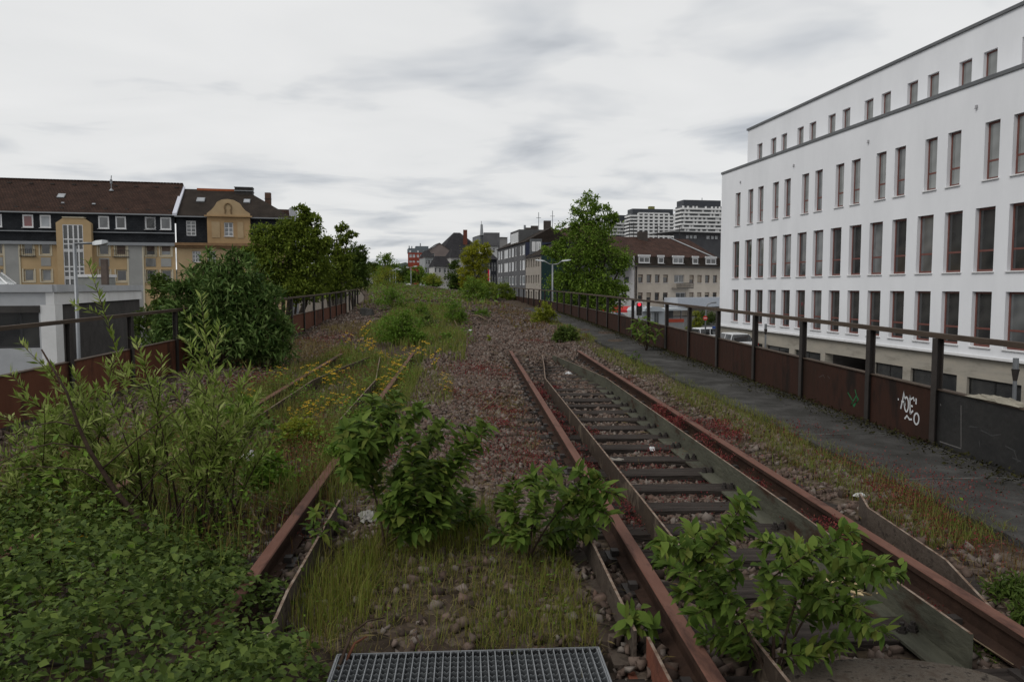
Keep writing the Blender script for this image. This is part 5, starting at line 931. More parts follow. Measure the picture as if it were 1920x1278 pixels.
# ---- ground cover mound, lower left
n = 48000; Y = rng.uniform(2.3, 5.8, n); lim = np.interp(Y, [2.3, 3.3, 3.45, 4.15, 4.5, 5.8], [-.5, -.6, -.97, -1.02, -1.3, -1.9]); x = rng.uniform(-5.0, -.5, n); k = x < lim + rng.normal(size=n) * .08; x, Y = x[k], Y[k]; n = len(x); lim = lim[k]
e = np.clip((lim - x) / .6, 0, 1) * np.clip((5.9 - Y) / 1.2, 0, 1); hm = (.10 + .22 * (np.sin(x * 3.3 + Y * 2.1) * .5 + .5) + .12 * np.sin(x * 7.1 - Y * 4.3)) * (.55 + .45 * e) * (1 + .45 * np.sin(x * 13 + 2 * np.sin(Y * 9)) * np.sin(Y * 11 + x * 4)) * np.interp(Y, [2.3, 3, 6], [.9, 1, .8]) + .13 * (Y < 4.4) * np.clip((lim - x) / .12, 0, 1)
z = bzr(x, Y) + np.maximum(hm, .03) * rng.uniform(.25, 1.05, n) ** .5; Dr = unit(n); Dr[:, 2] = Dr[:, 2] * .35 - .1; s = rng.uniform(.024, .055, n)
V, Fc = leafset(np.stack([x, Y, z], 1), Dr, s, s * .66, .12, .15); o = fol('ground_cover', V, Fc, L_ivy, kind='stuff'); tag(o, 'dense low leafy ground cover filling the lower left corner', 'ground cover')
# ---- grasses
def scatter(n, x0, x1, y0, y1, sx=None, pw=1.0):
    Y = y0 + (y1 - y0) * rng.uniform(size=n) ** pw; xr = rng.uniform(x0, x1, n)
    k = (np.sin(xr * 2.3 + Y * 1.1 + 2) + np.sin(xr * 4.9 - Y * 1.9) + np.sin(Y * .7 + xr) + rng.normal(size=n) * .8) > (-.6 if sx is None else sx)
    xr, Y = xr[k], Y[k]; return np.stack([xr + cxa(Y), Y, bzr(xr, Y) - .005], 1)
def grass(label, m, items):
    S = []
    for (n, x0, x1, y0, y1, h0, h1, w, sx, pw, ln) in items: P = scatter(n, x0, x1, y0, y1, sx, pw); S.append(bladeset(P, rng.uniform(h0, h1, len(P)), w, ln))
    V, Fc = joined(S); o = fol('grass', V, Fc, m, kind='stuff'); tag(o, label, 'grass')
grass('short green and brown grass strip along the walkway', G_grn, [(11000, 2.95, 3.52, 4.6, 14, .04, .13, .0022, -1.5, 1.2, .9), (6000, 2.9, 3.5, 13, 34, .05, .15, .005, -1.2, 1, .9), (2500, 2.75, 3.2, 6, 15, .03, .08, .0025, 0, 1, .9)])
grass('rust-tinged grass mixed into the walkway strip and far bed', G_red, [(6000, 2.9, 3.5, 3.6, 12, .03, .10, .0022, .1, 1.2, .9), (3000, 1.6, 3.4, 20, 46, .06, .2, .01, .3, 1, .8), (4000, -3.2, .3, 18, 46, .08, .22, .010, .3, 1, .8), (9000, -3.4, -.95, 4.6, 12, .05, .26, .0028, -.3, 1, .9), (3000, -.9, .75, 4.8, 9, .03, .10, .0025, .2, 1, 1)])
grass('tall yellow-green grass tuft patch in front of the grating', G_yel, [(900, -.88, -.5, 3.6, 4.6, .10, .28, .0019, -.4, 1, .8), (5000, -.75, .62, 3.37, 4.9, .04, .19, .0018, -.1, 1.2, .9), (1200, -.6, .2, 4.6, 5.6, .1, .22, .0022, -.3, 1, .5), (900, -1.0, -.5, 5.2, 6.4, .08, .2, .0025, -.2, 1, .6)])
grass('green grass growing over the left track and centre of the bed', G_grn, [(15000, -3.1, -.8, 5.6, 16.5, .07, .26, .0035, -.9, 1.1, .7), (3500, -4.9, -2.7, 5, 11, .05, .2, .003, -.2, 1, .8), (3000, -1.6, -.8, 6.3, 14, .12, .36, .003, -.6, 1, .7), (2600, -3.1, -2.2, 5, 14, .12, .36, .003, -.8, 1, .7), (1200, -4.4, -1.2, 3.2, 5.8, .25, .55, .0028, .2, 1, .7), (900, -1.4, -1.0, 5.6, 11, .16, .34, .0026, -.3, 1, .6), (2500, -1.0, -.2, 10, 18, .04, .18, .004, .1, 1, .7), (20000, -3.0, 0, 15.5, 42, .08, .32, .008, -.7, 1, .6), (4500, -4.8, 2.6, 38, 100, .15, .4, .03, 0, 1, .6), (1500, -4.2, -2.9, 5, 9, .05, .2, .003, .2, 1, .7)])
grass('dry tan grass along the left railing and between the tracks', G_dry, [(4000, -4.7, -2.9, 14, 26, .08, .26, .006, -.2, 1, .8), (2600, -.2, .72, 5.9, 7.8, .03, .10, .0022, -.2, 1, 1.2), (7000, -.8, .62, 3.36, 5.2, .01, .06, .002, -.8, 1, 2.5), (1600, -2.4, -1.0, 5, 8.5, .06, .2, .0025, .2, 1, .9), (1200, .2, .8, 7.5, 11, .03, .1, .0025, .6, 1, 1), (1500, -3, -1.0, 8, 15, .08, .28, .003, .3, 1, .6)])
# ---- red stonecrop mats
P = []
def redp(px_, py_, r, n, h=.06, sy=1.6): 
    g = gnd(px_, py_); a = rng.normal(size=(n, 2)) * [r, r * sy]; xx, yy = g.x + a[:, 0], g.y + a[:, 1]; P.append(np.stack([xx, yy, bzr(xx - cx(g.y), yy) + rng.uniform(0, h, n)], 1))
for a in ((1345, 800, .09, 700, .12), (1375, 815, .08, 500, .08), (1230, 830, .12, 400, .05), (1330, 900, .15, 400, .05), (1180, 870, .10, 300, .05), (1250, 765, .07, 400), (1165, 900, .06, 500), (1180, 940, .07, 600, .1), (1100, 800, .08, 500, .08), (1095, 860, .05, 300), (1210, 965, .07, 500, .1), (1230, 860, .12, 500, .04), (1290, 920, .15, 500, .04), (1700, 945, .14, 1100, .07), (1740, 970, .16, 900, .07), (1800, 1010, .14, 800, .06), (1650, 920, .10, 600, .05), (1540, 1000, .05, 400, .1), (1040, 720, .05, 300), (940, 790, .10, 400, .07), (960, 770, .10, 300), (900, 690, .12, 300), (920, 760, .1, 250), (125, 860, .18, 900, .1), (480, 722, .25, 900, .12), (530, 715, .22, 600, .1), (560, 960, .10, 500, .08), (600, 900, .12, 500, .12), (670, 880, .14, 500, .1), (560, 985, .07, 300, .05), (650, 800, .2, 400, .1), (640, 665, .25, 400, .15), (850, 730, .15, 300, .05), (330, 700, .3, 300, .05), (1170, 710, .1, 250), (1650, 1060, .06, 400, .06), (1750, 1120, .06, 300, .05), (880, 560, .5, 250, .05), (1000, 640, .25, 300, .04), (870, 545, .6, 150, .04), (760, 560, .6, 200, .05), (700, 850, .2, 500, .12), (880, 830, .2, 500, .05), (900, 740, .25, 500, .05), (930, 700, .25, 400, .04), (960, 880, .2, 500, .05), (640, 830, .25, 600, .15), (420, 730, .3, 600, .1), (180, 880, .2, 500, .15), (600, 800, .25, 500, .15), (1010, 800, .15, 300, .04), (640, 860, .2, 900, .18), (570, 850, .25, 900, .15), (690, 800, .2, 700, .15), (520, 880, .25, 800, .15), (330, 800, .3, 700, .2), (60, 900, .25, 700, .25), (700, 700, .35, 700, .15), (620, 640, .5, 700, .15), (870, 690, .4, 800, .05), (950, 840, .3, 900, .06), (1000, 860, .15, 500, .06), (1760, 930, .25, 1200, .09), (1600, 880, .2, 700, .07), (1500, 820, .2, 500, .06)): redp(*a)
for xc, sx_, y0_, y1_, nn, hh in ((2.345, .05, 4.3, 9.6, 5200, .15), (2.56, .06, 5.5, 9, 1300, .12), (1.10, .05, 5.2, 12, 2000, .10)):
    yy = rng.uniform(y0_, y1_, nn * 2); yy = yy[(np.sin(yy * 2.9) + np.sin(yy * 5.3 + 1)) > -.35][:nn]; xx = xc + rng.normal(size=len(yy)) * sx_; P.append(np.stack([xx, yy, bzr(xx, yy) + rng.uniform(.1, 1, len(yy)) * hh * (1.1 + .4 * np.sin(yy * 7))], 1))
P = np.concatenate(P); n = len(P); Dr = unit(n); Dr[:, 2] = np.abs(Dr[:, 2]) + .2; dd = np.maximum(P[:, 1], 4) / 6; s = rng.uniform(.010, .024, n) * dd ** .6
V, Fc = leafset(P, Dr, s, s * .5, .2); tag(fol('stonecrop', V, Fc, M_red, kind='stuff'), 'dark red stonecrop mats between rails and on the ballast', 'stonecrop')
# ---- low mixed weeds, too many to count
def weeds(label, m, items):
    S = []
    for n, x0, x1, y0, y1, h, s0, s1, sx in items:
        P = scatter(n, x0, x1, y0, y1, sx); k = len(P); P[:, 2] += rng.uniform(0, 1, k) ** 1.3 * h * (1 + .6 * np.sin(P[:, 0] * 5 + P[:, 1] * 3)); Dr = unit(k); Dr[:, 2] = Dr[:, 2] * .5 + .15; s = rng.uniform(s0, s1, k); S.append(leafset(P, Dr, s, s * .5, .15))
    V, Fc = joined(S); tag(fol('weeds', V, Fc, m, kind='stuff'), label, 'weeds')
weeds('low green weeds mixed into the grass left of centre', L_grn, [(13000, -3.6, -1.3, 4.8, 12, .2, .02, .05, -.2), (4200, -1.55, -.85, 6.4, 13, .30, .02, .05, -.3), (3000, -3.0, -2.3, 5, 13, .30, .02, .05, -.5), (3500, -4.6, -1.3, 3, 5.8, .55, .025, .06, .6), (4000, -2.9, -.8, 12, 18, .2, .03, .06, .2), (6000, -3, .2, 17, 40, .3, .05, .11, .5), (5000, -4.5, 2.5, 40, 100, .5, .12, .3, .4), (1500, 2.9, 3.5, 5, 30, .08, .02, .04, .8), (900, -.8, .5, 3.5, 5, .06, .015, .03, .6)])
weeds('brown withered weed stalks left of centre', G_red, [(4500, -3.4, -1.2, 5, 10, .2, .02, .06, .1), (2500, -4.6, -2.8, 10, 20, .2, .03, .07, 0), (5000, -.9, .8, 5.2, 15, .05, .02, .05, .2), (2500, -3.4, -.9, 7, 16, .2, .02, .06, .2), (2500, -4.5, 3, 24, 80, .3, .06, .16, .3)])
# straw, twigs and dead leaves scattered on the ballast
n = 2600; xr = rng.uniform(-4, 3.4, n); Y = rng.uniform(3, 18, n); C = np.stack([xr, Y, bzr(xr, Y) + .035], 1); Dr = unit(n); Dr[:, 2] *= .15; ln = rng.uniform(.04, .16, n)
V, Fc = leafset(C, Dr, ln, rng.uniform(.004, .012, n), .1); tag(fol('straw_litter', V, Fc, G_dry, kind='stuff'), 'dry straw bits and dead stems lying on the ballast', 'straw')
n = 7000; yy = rng.uniform(3.2, 34, n); C = np.stack([4.5 - np.abs(rng.normal(size=n)) * (.10 + .10 * np.abs(np.sin(yy * 1.3))) + cxa(yy), yy, GR * yy - .03 + rise(yy) + rng.uniform(0, .03, n)], 1); Dr = unit(n); Dr[:, 2] = np.abs(Dr[:, 2]) * .5; s = rng.uniform(.02, .05, n)
V, Fc = leafset(C, Dr, s, s * .5); tag(fol('moss', V, Fc, leafmat('moss', [(.010, .009, .006), (.018, .016, .009), (.026, .024, .012)], .1, .9), kind='stuff'), 'dark moss and dirt along the foot of the right railing', 'moss')
# ---- yellow flowering weeds
stm, hdm = MB(), MB()
for k in range(7):
    a = k * 2.4; top = Vector((math.cos(a) * .05 * (1 + k % 3), math.sin(a) * .05 * (1 + k % 2), (.16, .30, .22, .34, .12, .27, .20)[k])); stm.tube([(0, 0, 0), top * .5 + Vector((0, 0, .05)), top], [.004, .003, .002], 4)
    for j in range(4): q = top + Vector((math.cos(j * 1.6 + k) * .024, math.sin(j * 1.6 + k) * .024, .012 * math.sin(j * 2.3 + k))); hdm.v.append(tuple(q + Vector((0, 0, .008)))); b = len(hdm.v) - 1; hdm.v += [tuple(q + Vector((math.cos(i * 1.0472) * .017, math.sin(i * 1.0472) * .017, 0))) for i in range(6)]; hdm.f += [(b, b + 1 + i, b + 1 + (i + 1) % 6) for i in range(6)]
stme, hdme = stm.mesh('stems'), hdm.mesh('flower_heads'); stme.materials.append(MATS['leaf_weed']); hdme.materials.append(leafmat('petal_yellow', [(.26, .15, .010), (.34, .20, .012), (.21, .11, .010)], .2))
fl_ = [(600, 690), (588, 696), (742, 680), (752, 690), (735, 695), (748, 700), (560, 718), (572, 760), (620, 700), (682, 642), (700, 655), (722, 662), (836, 705), (838, 722), (790, 660), (662, 712), (716, 716), (726, 712), (642, 758), (585, 772), (600, 765), (702, 756), (128, 965), (140, 1030), (112, 962), (526, 705), (470, 745), (612, 712), (640, 690), (665, 735), (650, 750), (575, 700), (780, 655), (765, 660), (690, 650), (742, 668), (655, 640), (685, 630), (745, 745), (755, 705), (815, 680), (760, 690), (550, 770), (620, 745), (630, 705), (710, 730), (735, 730)]
grp = 'yellow-flowering weeds over the left track'
for i, (x, y) in enumerate(fl_):
    g = gnd(x, y + 14); sc = random.uniform(.55, .95) * max(1, g.y / 11); lab = 'small yellow-flowering weed beside the dark bare branch, far left' if x < 200 else 'yellow-flowering weed on the end of the right rail of the overgrown track' if x > 725 else 'yellow-flowering weed in the grass beside the dark drooping bush' if x < 560 else 'small yellow-flowering weed in the grass between the rails of the overgrown track'; t = thing('yellow_flower', lab, 'flower', tuple(g), grp, random.uniform(0, 6)); t.scale = (sc, sc, sc * random.uniform(.8, 1.1)); link('stems', stme, None, t); link('flower_heads', hdme, None, t)['kind'] = 'stuff'
# ---- broad-leaved saplings with single leaves
def leaf_mesh(w, droop, seed):
    st = [(0, .02), (.18, .62), (.42, 1), (.7, .78), (.9, .3), (1, 0)]; mb = MB(); c = lambda y: -droop * y * y
    for y, k in st: mb.v += [(-w * k / 2, y, c(y) + .14 * w * k), (0, y, c(y)), (w * k / 2, y, c(y) + .14 * w * k)]
    for i in range(5): b = i * 3; mb.f += [(b, b + 1, b + 4, b + 3), (b + 1, b + 2, b + 5, b + 4)]
    me = mb.mesh('leaf'); me.materials.append(L_sap); me.polygons.foreach_set('use_smooth', [True] * len(me.polygons)); return me
LM = [leaf_mesh(.46, .25, 0), leaf_mesh(.52, .4, 1), leaf_mesh(.42, .1, 2)]
def sapling(label, bpx, tips, dsp, lmin, lmax, rad, cap=300, dens=.03, nmain=4):
    g = gnd(*bpx); D0 = (g - CAM).dot(FWD); t = thing('broadleaf_sapling', label, 'sapling', tuple(g)); mb = MB(); slots = []
    E = [at(x, y, D0 + random.uniform(-dsp, dsp)) for x, y in tips]; E.sort(key=lambda e: -e.z)
    order = sorted(E, key=lambda e: e.x); mains = [order[int((k + .5) * len(order) / nmain)] for k in range(min(nmain, len(order)))]; spine = []
    for e in mains:
        ctl = g.lerp(e, .5); ctl.x = g.x + (e.x - g.x) * .3; ctl.z += .05; S = np.linspace(0, 1, 12); P = [g * (1 - s) ** 2 + ctl * 2 * s * (1 - s) + e * s * s for s in S]
        mb.tube(P, list(np.linspace(rad, .002, 12)), 6); spine += P[3:11]; _shoot(P[5], P[8], P[11], slots, dens, lmin)
    for e in E:
        if e in mains: continue
        h = min(spine, key=lambda p: (p - e).length + max(0, p.z - e.z + .02) * 2); ctl = h.lerp(e, .5) + Vector((random.uniform(-.02, .02), random.uniform(-.03, .03), .03)); mb.tube([h, h.lerp(ctl, .7).lerp(e, .2), e], [.003, .0025, .0015], 5); _shoot(h, ctl, e, slots, dens, lmin)
    random.shuffle(slots); extra = slots[cap:]; slots = slots[:cap]
    def lmat(p, tg, k):
        a = k * 2.4 + random.uniform(-.4, .4); s1 = tg.cross(Vector((.2, .3, 1))).normalized(); s2 = tg.cross(s1); d = (s1 * math.cos(a) + s2 * math.sin(a)) * .85 + tg * .45 + Vector((0, 0, random.uniform(-.3, .12))); d.normalize()
        up = Vector((random.uniform(-.35, .35), random.uniform(-.55, .1), 1)); xx = d.cross(up).normalized(); zz = xx.cross(d); return Matrix.Translation(p - g) @ Matrix((xx, d, zz)).transposed().to_4x4() @ Matrix.Diagonal((*[random.uniform(lmin, lmax) * k for k in (random.uniform(.8, 1.15), 1.0, random.uniform(.4, 1.8))], 1))
    for p, tg, k in slots: o = link('leaf', random.choice(LM), None, t); o.matrix_local = lmat(p, tg, k)
    if extra:
        m2 = MB()
        for p, tg, k in extra: M = lmat(p, tg, k); me = random.choice(LM); m2.add([M @ v.co for v in me.vertices], [tuple(q.vertices) for q in me.polygons])
        link('foliage', m2.mesh('foliage'), L_sap, t, smooth=True)['kind'] = 'stuff'
    part('stems', mb, twig, t, True)
def _shoot(h, ctl, e, slots, dens, lmin):
    ln = (e - h).length; k = random.randint(0, 9)
    for s in np.arange(1, .12, -dens / max(ln, .08)):
        p = h * (1 - s) ** 2 + ctl * 2 * s * (1 - s) + e * s * s; tg = ((ctl - h) * (1 - s) + (e - ctl) * s).normalized(); slots.append((p, tg, k)); k += 1
        if s == 1: slots += [(p, tg, k + 1), (p, tg, k + 2), (p, tg, k + 3), (p, tg * .5 + Vector((0, 0, .5)), k + 4)]
        if len(slots) % 3 == 0: slots.append((p + Vector((random.uniform(-.04, .04), random.uniform(-.06, .06), random.uniform(-.03, .03))), tg, k + 5))
sapling('bushy broad-leaved sapling in the middle foreground', (722, 1025), [(650, 805), (700, 745), (745, 738), (790, 765), (830, 795), (880, 805), (912, 800), (860, 855), (800, 835), (740, 785), (690, 825), (710, 885), (760, 875), (820, 905), (880, 925), (905, 965), (840, 965), (770, 945), (720, 955), (800, 990), (735, 985), (680, 865), (765, 810), (845, 885), (790, 910), (740, 920), (660, 790), (870, 990), (645, 805), (660, 845), (650, 880), (680, 790), (780, 870), (750, 905), (830, 870), (805, 950), (850, 930), (765, 985), (820, 985)], .3, .055, .105, .009, 300, .007)
sapling('low broad-leaved sapling left of the right track', (990, 1050), [(940, 935), (960, 905), (1000, 895), (1040, 885), (1085, 882), (1120, 892), (1148, 925), (1140, 965), (1100, 945), (1060, 925), (1010, 935), (960, 965), (1000, 985), (1050, 975), (1090, 990), (1030, 1015), (970, 1010), (925, 1000), (1110, 985), (1070, 1010)], .27, .052, .10, .007, 300, .007)
sapling('broad-leaved sapling between the rails, front right', (1450, 1262), [(1400, 935), (1395, 975), (1300, 990), (1245, 1015), (1235, 1045), (1290, 1035), (1340, 1005), (1430, 1015), (1480, 1025), (1540, 1015), (1600, 995), (1595, 1040), (1690, 1075), (1650, 1065), (1580, 1065), (1500, 1065), (1440, 1065), (1380, 1065), (1320, 1075), (1275, 1110), (1305, 1150), (1350, 1200), (1420, 1180), (1480, 1150), (1550, 1135), (1610, 1140), (1655, 1185), (1580, 1200), (1520, 1230), (1400, 1235), (1340, 1130), (1460, 1105), (1320, 1190), (1560, 1100)], .32, .04, .082, .008, 300, .0068, 6)
sapling('young tree sapling with big drooping leaves beside the right railing', (1212, 662), [(1195, 604), (1210, 598), (1225, 606), (1234, 622), (1198, 626), (1216, 632), (1188, 616), (1228, 634), (1206, 615)], .25, .12, .19, .012, 90, .06)
sapling('small narrow-leaved plant beside the bottom guard bar', (1192, 1200), [(1175, 1160), (1190, 1145), (1205, 1165), (1215, 1175), (1185, 1175)], .05, .06, .1, .003, 26, .03)
sapling('yellowish seedling with broad leaves between the left rail and the bar', (600, 1030), [(590, 960), (620, 975), (605, 1000), (640, 965), (585, 985), (612, 945)], .1, .05, .085, .004, 34, .035)
sapling('yellow-tipped seedling behind the willow', (500, 850), [(490, 800), (515, 805), (505, 790), (520, 825), (485, 825)], .1, .06, .11, .005, 30, .05)
sapling('tiny green seedling at the walkway edge below the leaning railing sapling', (1193, 690), [(1185, 668), (1198, 665), (1192, 660)], .05, .05, .08, .004, 14, .05)
# ================================================================ STREET FURNITURE, CARS, LITTER
galvp = plain('galvanised_pole', (.2, .21, .22), .45, .5); lampw = plain('lamp_white', (.45, .47, .48), .4)
def lamp(label, pole, ytop, D, arms, r=.06, group='street lamps'):
    c = at(pole, ytop, D); b = Vector((c.x, c.y, street(0, c.y))); t = thing('street_lamp', label, 'lamp', tuple(b), group)
    part('pole', MB().tube([b, b.lerp(c, .5), c], [r * 1.3, r * 1.1, r], 8), galvp, t, True)
    for arm, hl in arms:
        P = [c] + [at(x, y, D) for x, y in arm]; part('arm', MB().tube(P, r * .75, 6), galvp, t, True); e, d = P[-1], Vector((1 if hl > 0 else -1, 0, .12)).normalized(); L = abs(hl); mb = MB()
        ring = lambda s, w, h: [e + d * s + Vector((0, -w, -h)), e + d * s + Vector((0, w, -h)), e + d * s + Vector((0, w * .6, h)), e + d * s + Vector((0, -w * .6, h))]
        R = [ring(-.05, .05, .04), ring(L * .15, .13, .06), ring(L * .7, .14, .06), ring(L, .05, .03)]
        for q in R: mb.v += [tuple(v) for v in q]
        for i in range(3):
            for k in range(4): mb.f.append((i * 4 + k, i * 4 + (k + 1) % 4, i * 4 + 4 + (k + 1) % 4, i * 4 + 4 + k))
        mb.f += [(3, 2, 1, 0), (12, 13, 14, 15)]; part('lamp_head', mb, lampw, t)
lamp('grey street lamp with one flat head in front of the stair tower', 139.5, 457, 20, [([(160, 456), (178, 456)], .32)], .045)
lamp('double-armed street lamp in front of the leafy tree', 1036, 496, 66, [([(1030, 495), (1020, 489)], -.75), ([(1046, 495), (1054, 489)], .75)], .07)
for i, (p_, y_, x2) in enumerate(((770.5, 501, 6), (731, 508, 5), (737, 505, 5), (741.5, 507, 5))):
    lamp(['tall far street lamp below the red brick block', 'far lamp, leftmost of the little cluster at the bend', 'far lamp, middle and highest of the little cluster', 'far lamp, rightmost of the little cluster'][i], p_, y_, 120, [([(p_ + x2, y_ - 1.5)], .5)] + ([([(p_ - 4, y_ + .5)], -.4)] if i == 0 else []), .05)
# traffic light with white-edged board
c = at(1197.5, 579, 58); b = Vector((c.x, c.y, street(0, c.y))); t = thing('traffic_light', 'red traffic light with white-bordered black board beyond the railing', 'traffic light', tuple(b)); sc = 58 / F
part('pole', MB().tube([b, c], .06, 8), galvp, t); mb = MB().box(c.x - 6.6 * sc, c.x + 6.6 * sc, c.y - .13, c.y - .09, c.z - 13 * sc, c.z + 13 * sc); part('board_edge', mb, wframe, t)
part('board', MB().box(c.x - 5 * sc, c.x + 5 * sc, c.y - .2, c.y - .131, c.z - 11.5 * sc, c.z + 11.5 * sc), plain('signal_black', (.01, .01, .01), .5), t)
for k, (dz, m) in enumerate(((8.5, plain('red_lens', (.6, .02, .04), .3, 0, 1.2)), (0, plain('off_lens', (.02, .02, .015), .3)), (-7.5, MATS['off_lens']))): q = Vector((c.x, c.y - .2, c.z + dz * sc)); part('lens', MB().tube([q, q + Vector((0, -.06, 0))], 3.3 * sc, 12), m, t)
part('side_sign', MB().box(c.x + 7.5 * sc, c.x + 12 * sc, c.y - .1, c.y - .06, c.z + 3 * sc, c.z + 7 * sc), wframe, t)
# no-entry sign on a hooked pole
c = at(1323, 596, 58); b = Vector((c.x, c.y, street(0, c.y))); t = thing('road_sign', 'round red no-entry sign on a hooked pole beside the white building corner', 'sign', tuple(b))
part('pole', MB().tube([b, c, at(1324.5, 577, 58), at(1327, 570, 58), at(1334, 567.5, 58), at(1343, 567, 58)], .055, 7), galvp, t, True)
q = c + Vector((-.06, -.1, 0)); part('disc', MB().tube([q, q + Vector((0, -.03, 0))], .17, 20), plain('sign_red', (.5, .03, .02), .4), t); part('bar', MB().box(q.x - .12, q.x + .12, q.y - .036, q.y - .031, q.z - .03, q.z + .03), wframe, t)
part('blue_plate', MB().box(c.x + .5, c.x + 1.1, c.y - .1, c.y - .07, c.z - .8, c.z - .62), plain('sign_blue', (.02, .06, .25), .4), t)
# cars
def car(label, px_, D, yaw, col, tilt=0):
    c = at(px_, 600, D); b = Vector((c.x, c.y, street(0, c.y) + .01)); t = thing('parked_car', label, 'car', tuple(b), 'cars in the side street', yaw); t['_c'] = 1
    def lp(name, mb, m, sm=False): return link(name, mb.mesh(name), m, t, smooth=sm)
    prof = [(-2.1, .35), (-2.15, .75), (-2.05, .95), (-1.2, 1.02), (1.2, .98), (2.0, .82), (2.12, .55), (2.1, .32)]; mb = MB(); n = len(prof)
    for s, w in ((-1, .86), (1, .86)): mb.v += [(x, s * w * (.92 if z > .9 else 1), z) for x, z in prof]
    mb.f += [tuple(range(n))[::-1], tuple(range(n, 2 * n))] + [(i, (i + 1) % n, n + (i + 1) % n, n + i) for i in range(n)]; bevel(lp('body', mb, col), .06, 2)
    rp = [(-1.75, 1.0), (-1.25, 1.42), (.35, 1.45), (1.2, .99)]; mb = MB(); mb.v += [(x, -.78 + (.14 if z > 1.2 else 0), z) for x, z in rp] + [(x, .78 - (.14 if z > 1.2 else 0), z) for x, z in rp]; mb.f += [(3, 2, 1, 0), (4, 5, 6, 7), (0, 1, 5, 4), (1, 2, 6, 5), (2, 3, 7, 6)]; bevel(lp('cabin_glass', mb, gl_dark), .04)
    lp('roof', MB().hexa([(-1.2, -.6, 1.42), (.34, -.6, 1.445), (.34, .6, 1.445), (-1.2, .6, 1.42), (-1.15, -.55, 1.475), (.28, -.55, 1.49), (.28, .55, 1.49), (-1.15, .55, 1.475)]), col)
    for s in (-1, 1):
        for a, b2 in ((-.42, -.36), (-1.3, -1.22)): lp('pillar', MB().hexa([(a - .05, s * .79, 1.0), (b2 - .05, s * .79, 1.0), (b2 - .05, s * .74, 1.0), (a - .05, s * .74, 1.0), (a, s * .655, 1.42), (b2, s * .655, 1.42), (b2, s * .6, 1.42), (a, s * .6, 1.42)]), col)
        for x in (-1.3, 1.3): w = lp('wheel', MB().tube([(x, s * .68, .32), (x, s * .875, .32)], .32, 18), plain('tyre', (.015, .015, .015), .8)); link('rim', MB().tube([(x, s * .85, .32), (x, s * .885, .32)], .2, 12).mesh('rim'), galvp, w)
        lp('headlight', MB().box(1.98, 2.09, s * .72 - .14, s * .72 + .14, .66, .8), lampw); lp('tail_light', MB().box(-2.14, -2.06, s * .72 - .12, s * .72 + .12, .72, .9), plain('tail_red', (.3, .02, .02), .4))
    return t
wcar = plain('car_white', (.62, .63, .64), .3); car('white car parked in front of the concrete ground floor', 1372, 53.5, math.radians(100), wcar); car('white car partly behind the railing post, below the no-entry sign', 1331, 60, math.radians(15), wcar)
car('red car under the leafy tree', 1135, 88, 0, plain('car_red', (.35, .02, .015), .3)); car('blue car half hidden under the leafy tree', 1160, 92, .1, plain('car_blue', (.03, .06, .2), .3))
# tram-stop kiosk
fk = hfr(1204, 81, 1287, 83); U = fk.u; zs = street(0, 90); kz = lambda y: fk.z(1245, y); k = thing('kiosk', 'white street kiosk with red counter front and rounded roof beyond the railing', 'kiosk', tuple(fk.p(0, zs)))
mb = MB(); fk.box(mb, 0, U(1250), zs, kz(582), -3, 0); part('wall', mb, plain('kiosk_white', (.45, .48, .5), .5), k)
mb = MB(); P = [(0, kz(583)), (.2, kz(577)), (1.0, kz(574)), (U(1232), kz(574.5)), (U(1240), kz(578)), (U(1243), kz(583))]; mb.poly([fk.p(a, z, .5) for a, z in P]).poly([fk.p(a, z, -3.2) for a, z in P][::-1])
for i in range(len(P)): a, b = P[i], P[(i + 1) % len(P)]; mb.poly([fk.p(a[0], a[1], .5), fk.p(a[0], a[1], -3.2), fk.p(b[0], b[1], -3.2), fk.p(b[0], b[1], .5)])
part('roof', mb, plain('kiosk_roof', (.5, .54, .57), .5), k)
mb = MB(); fk.box(mb, U(1250), fk.L, kz(582), kz(578), -3, .5); part('counter_roof', mb, plain('kiosk_roof', (.5, .54, .57)), k)
window(k, fk, U(1213), U(1222), kz(606), kz(585), .02, wframe, gl_pale, .1); window(k, fk, U(1227), U(1236), zs + .2, kz(585), .02, galvp, gl_mid, .1, (.5,), (), None, False, None, .5, 'door')
mb = MB(); fk.box(mb, U(1257), fk.L - .1, kz(604.5), kz(598.5), -.8, -.2); part('red_counter', mb, plain('kiosk_red', (.5, .07, .03), .5), k)
mb = MB(); fk.box(mb, U(1252), fk.L, zs, kz(604.6), -2.8, -.25); part('counter_base', mb, plain('kiosk_base', (.3, .3, .3), .6), k)
mb = MB(); fk.box(mb, U(1259), fk.L - .3, kz(598), kz(583), -2.2, -2.0); part('back_shelf', mb, hw_d, k)
for q in (U(1257), fk.L - .12): mb = MB(); fk.box(mb, q, q + .1, zs, kz(582), -.9, -.8); part('post', mb, galvp, k)
c = at(1304, 600, 76); tree('street_shrub', 'rounded yellow-green shrub right of the kiosk', Vector((c.x, c.y, street(0, 80))), [b_(1304, 592, 76, 9, 9), b_(1310, 606, 76, 10, 9), b_(1298, 615, 76, 12, 9), b_(1309, 618, 76, 12, 9)], .14, 80, 34, L_gy, bark, .06, None, .4, .3, 'shrub')
c = at(1330, 590, 95); tree('street_shrub', 'dark hedge behind the no-entry sign', Vector((c.x, c.y, street(0, 95))), [b_(1318, 592, 95, 16, 9), b_(1338, 595, 95, 14, 10), b_(1326, 604, 95, 18, 9)], .18, 90, 30, L_dark, bark, .06, None, .4, .3, 'shrub')
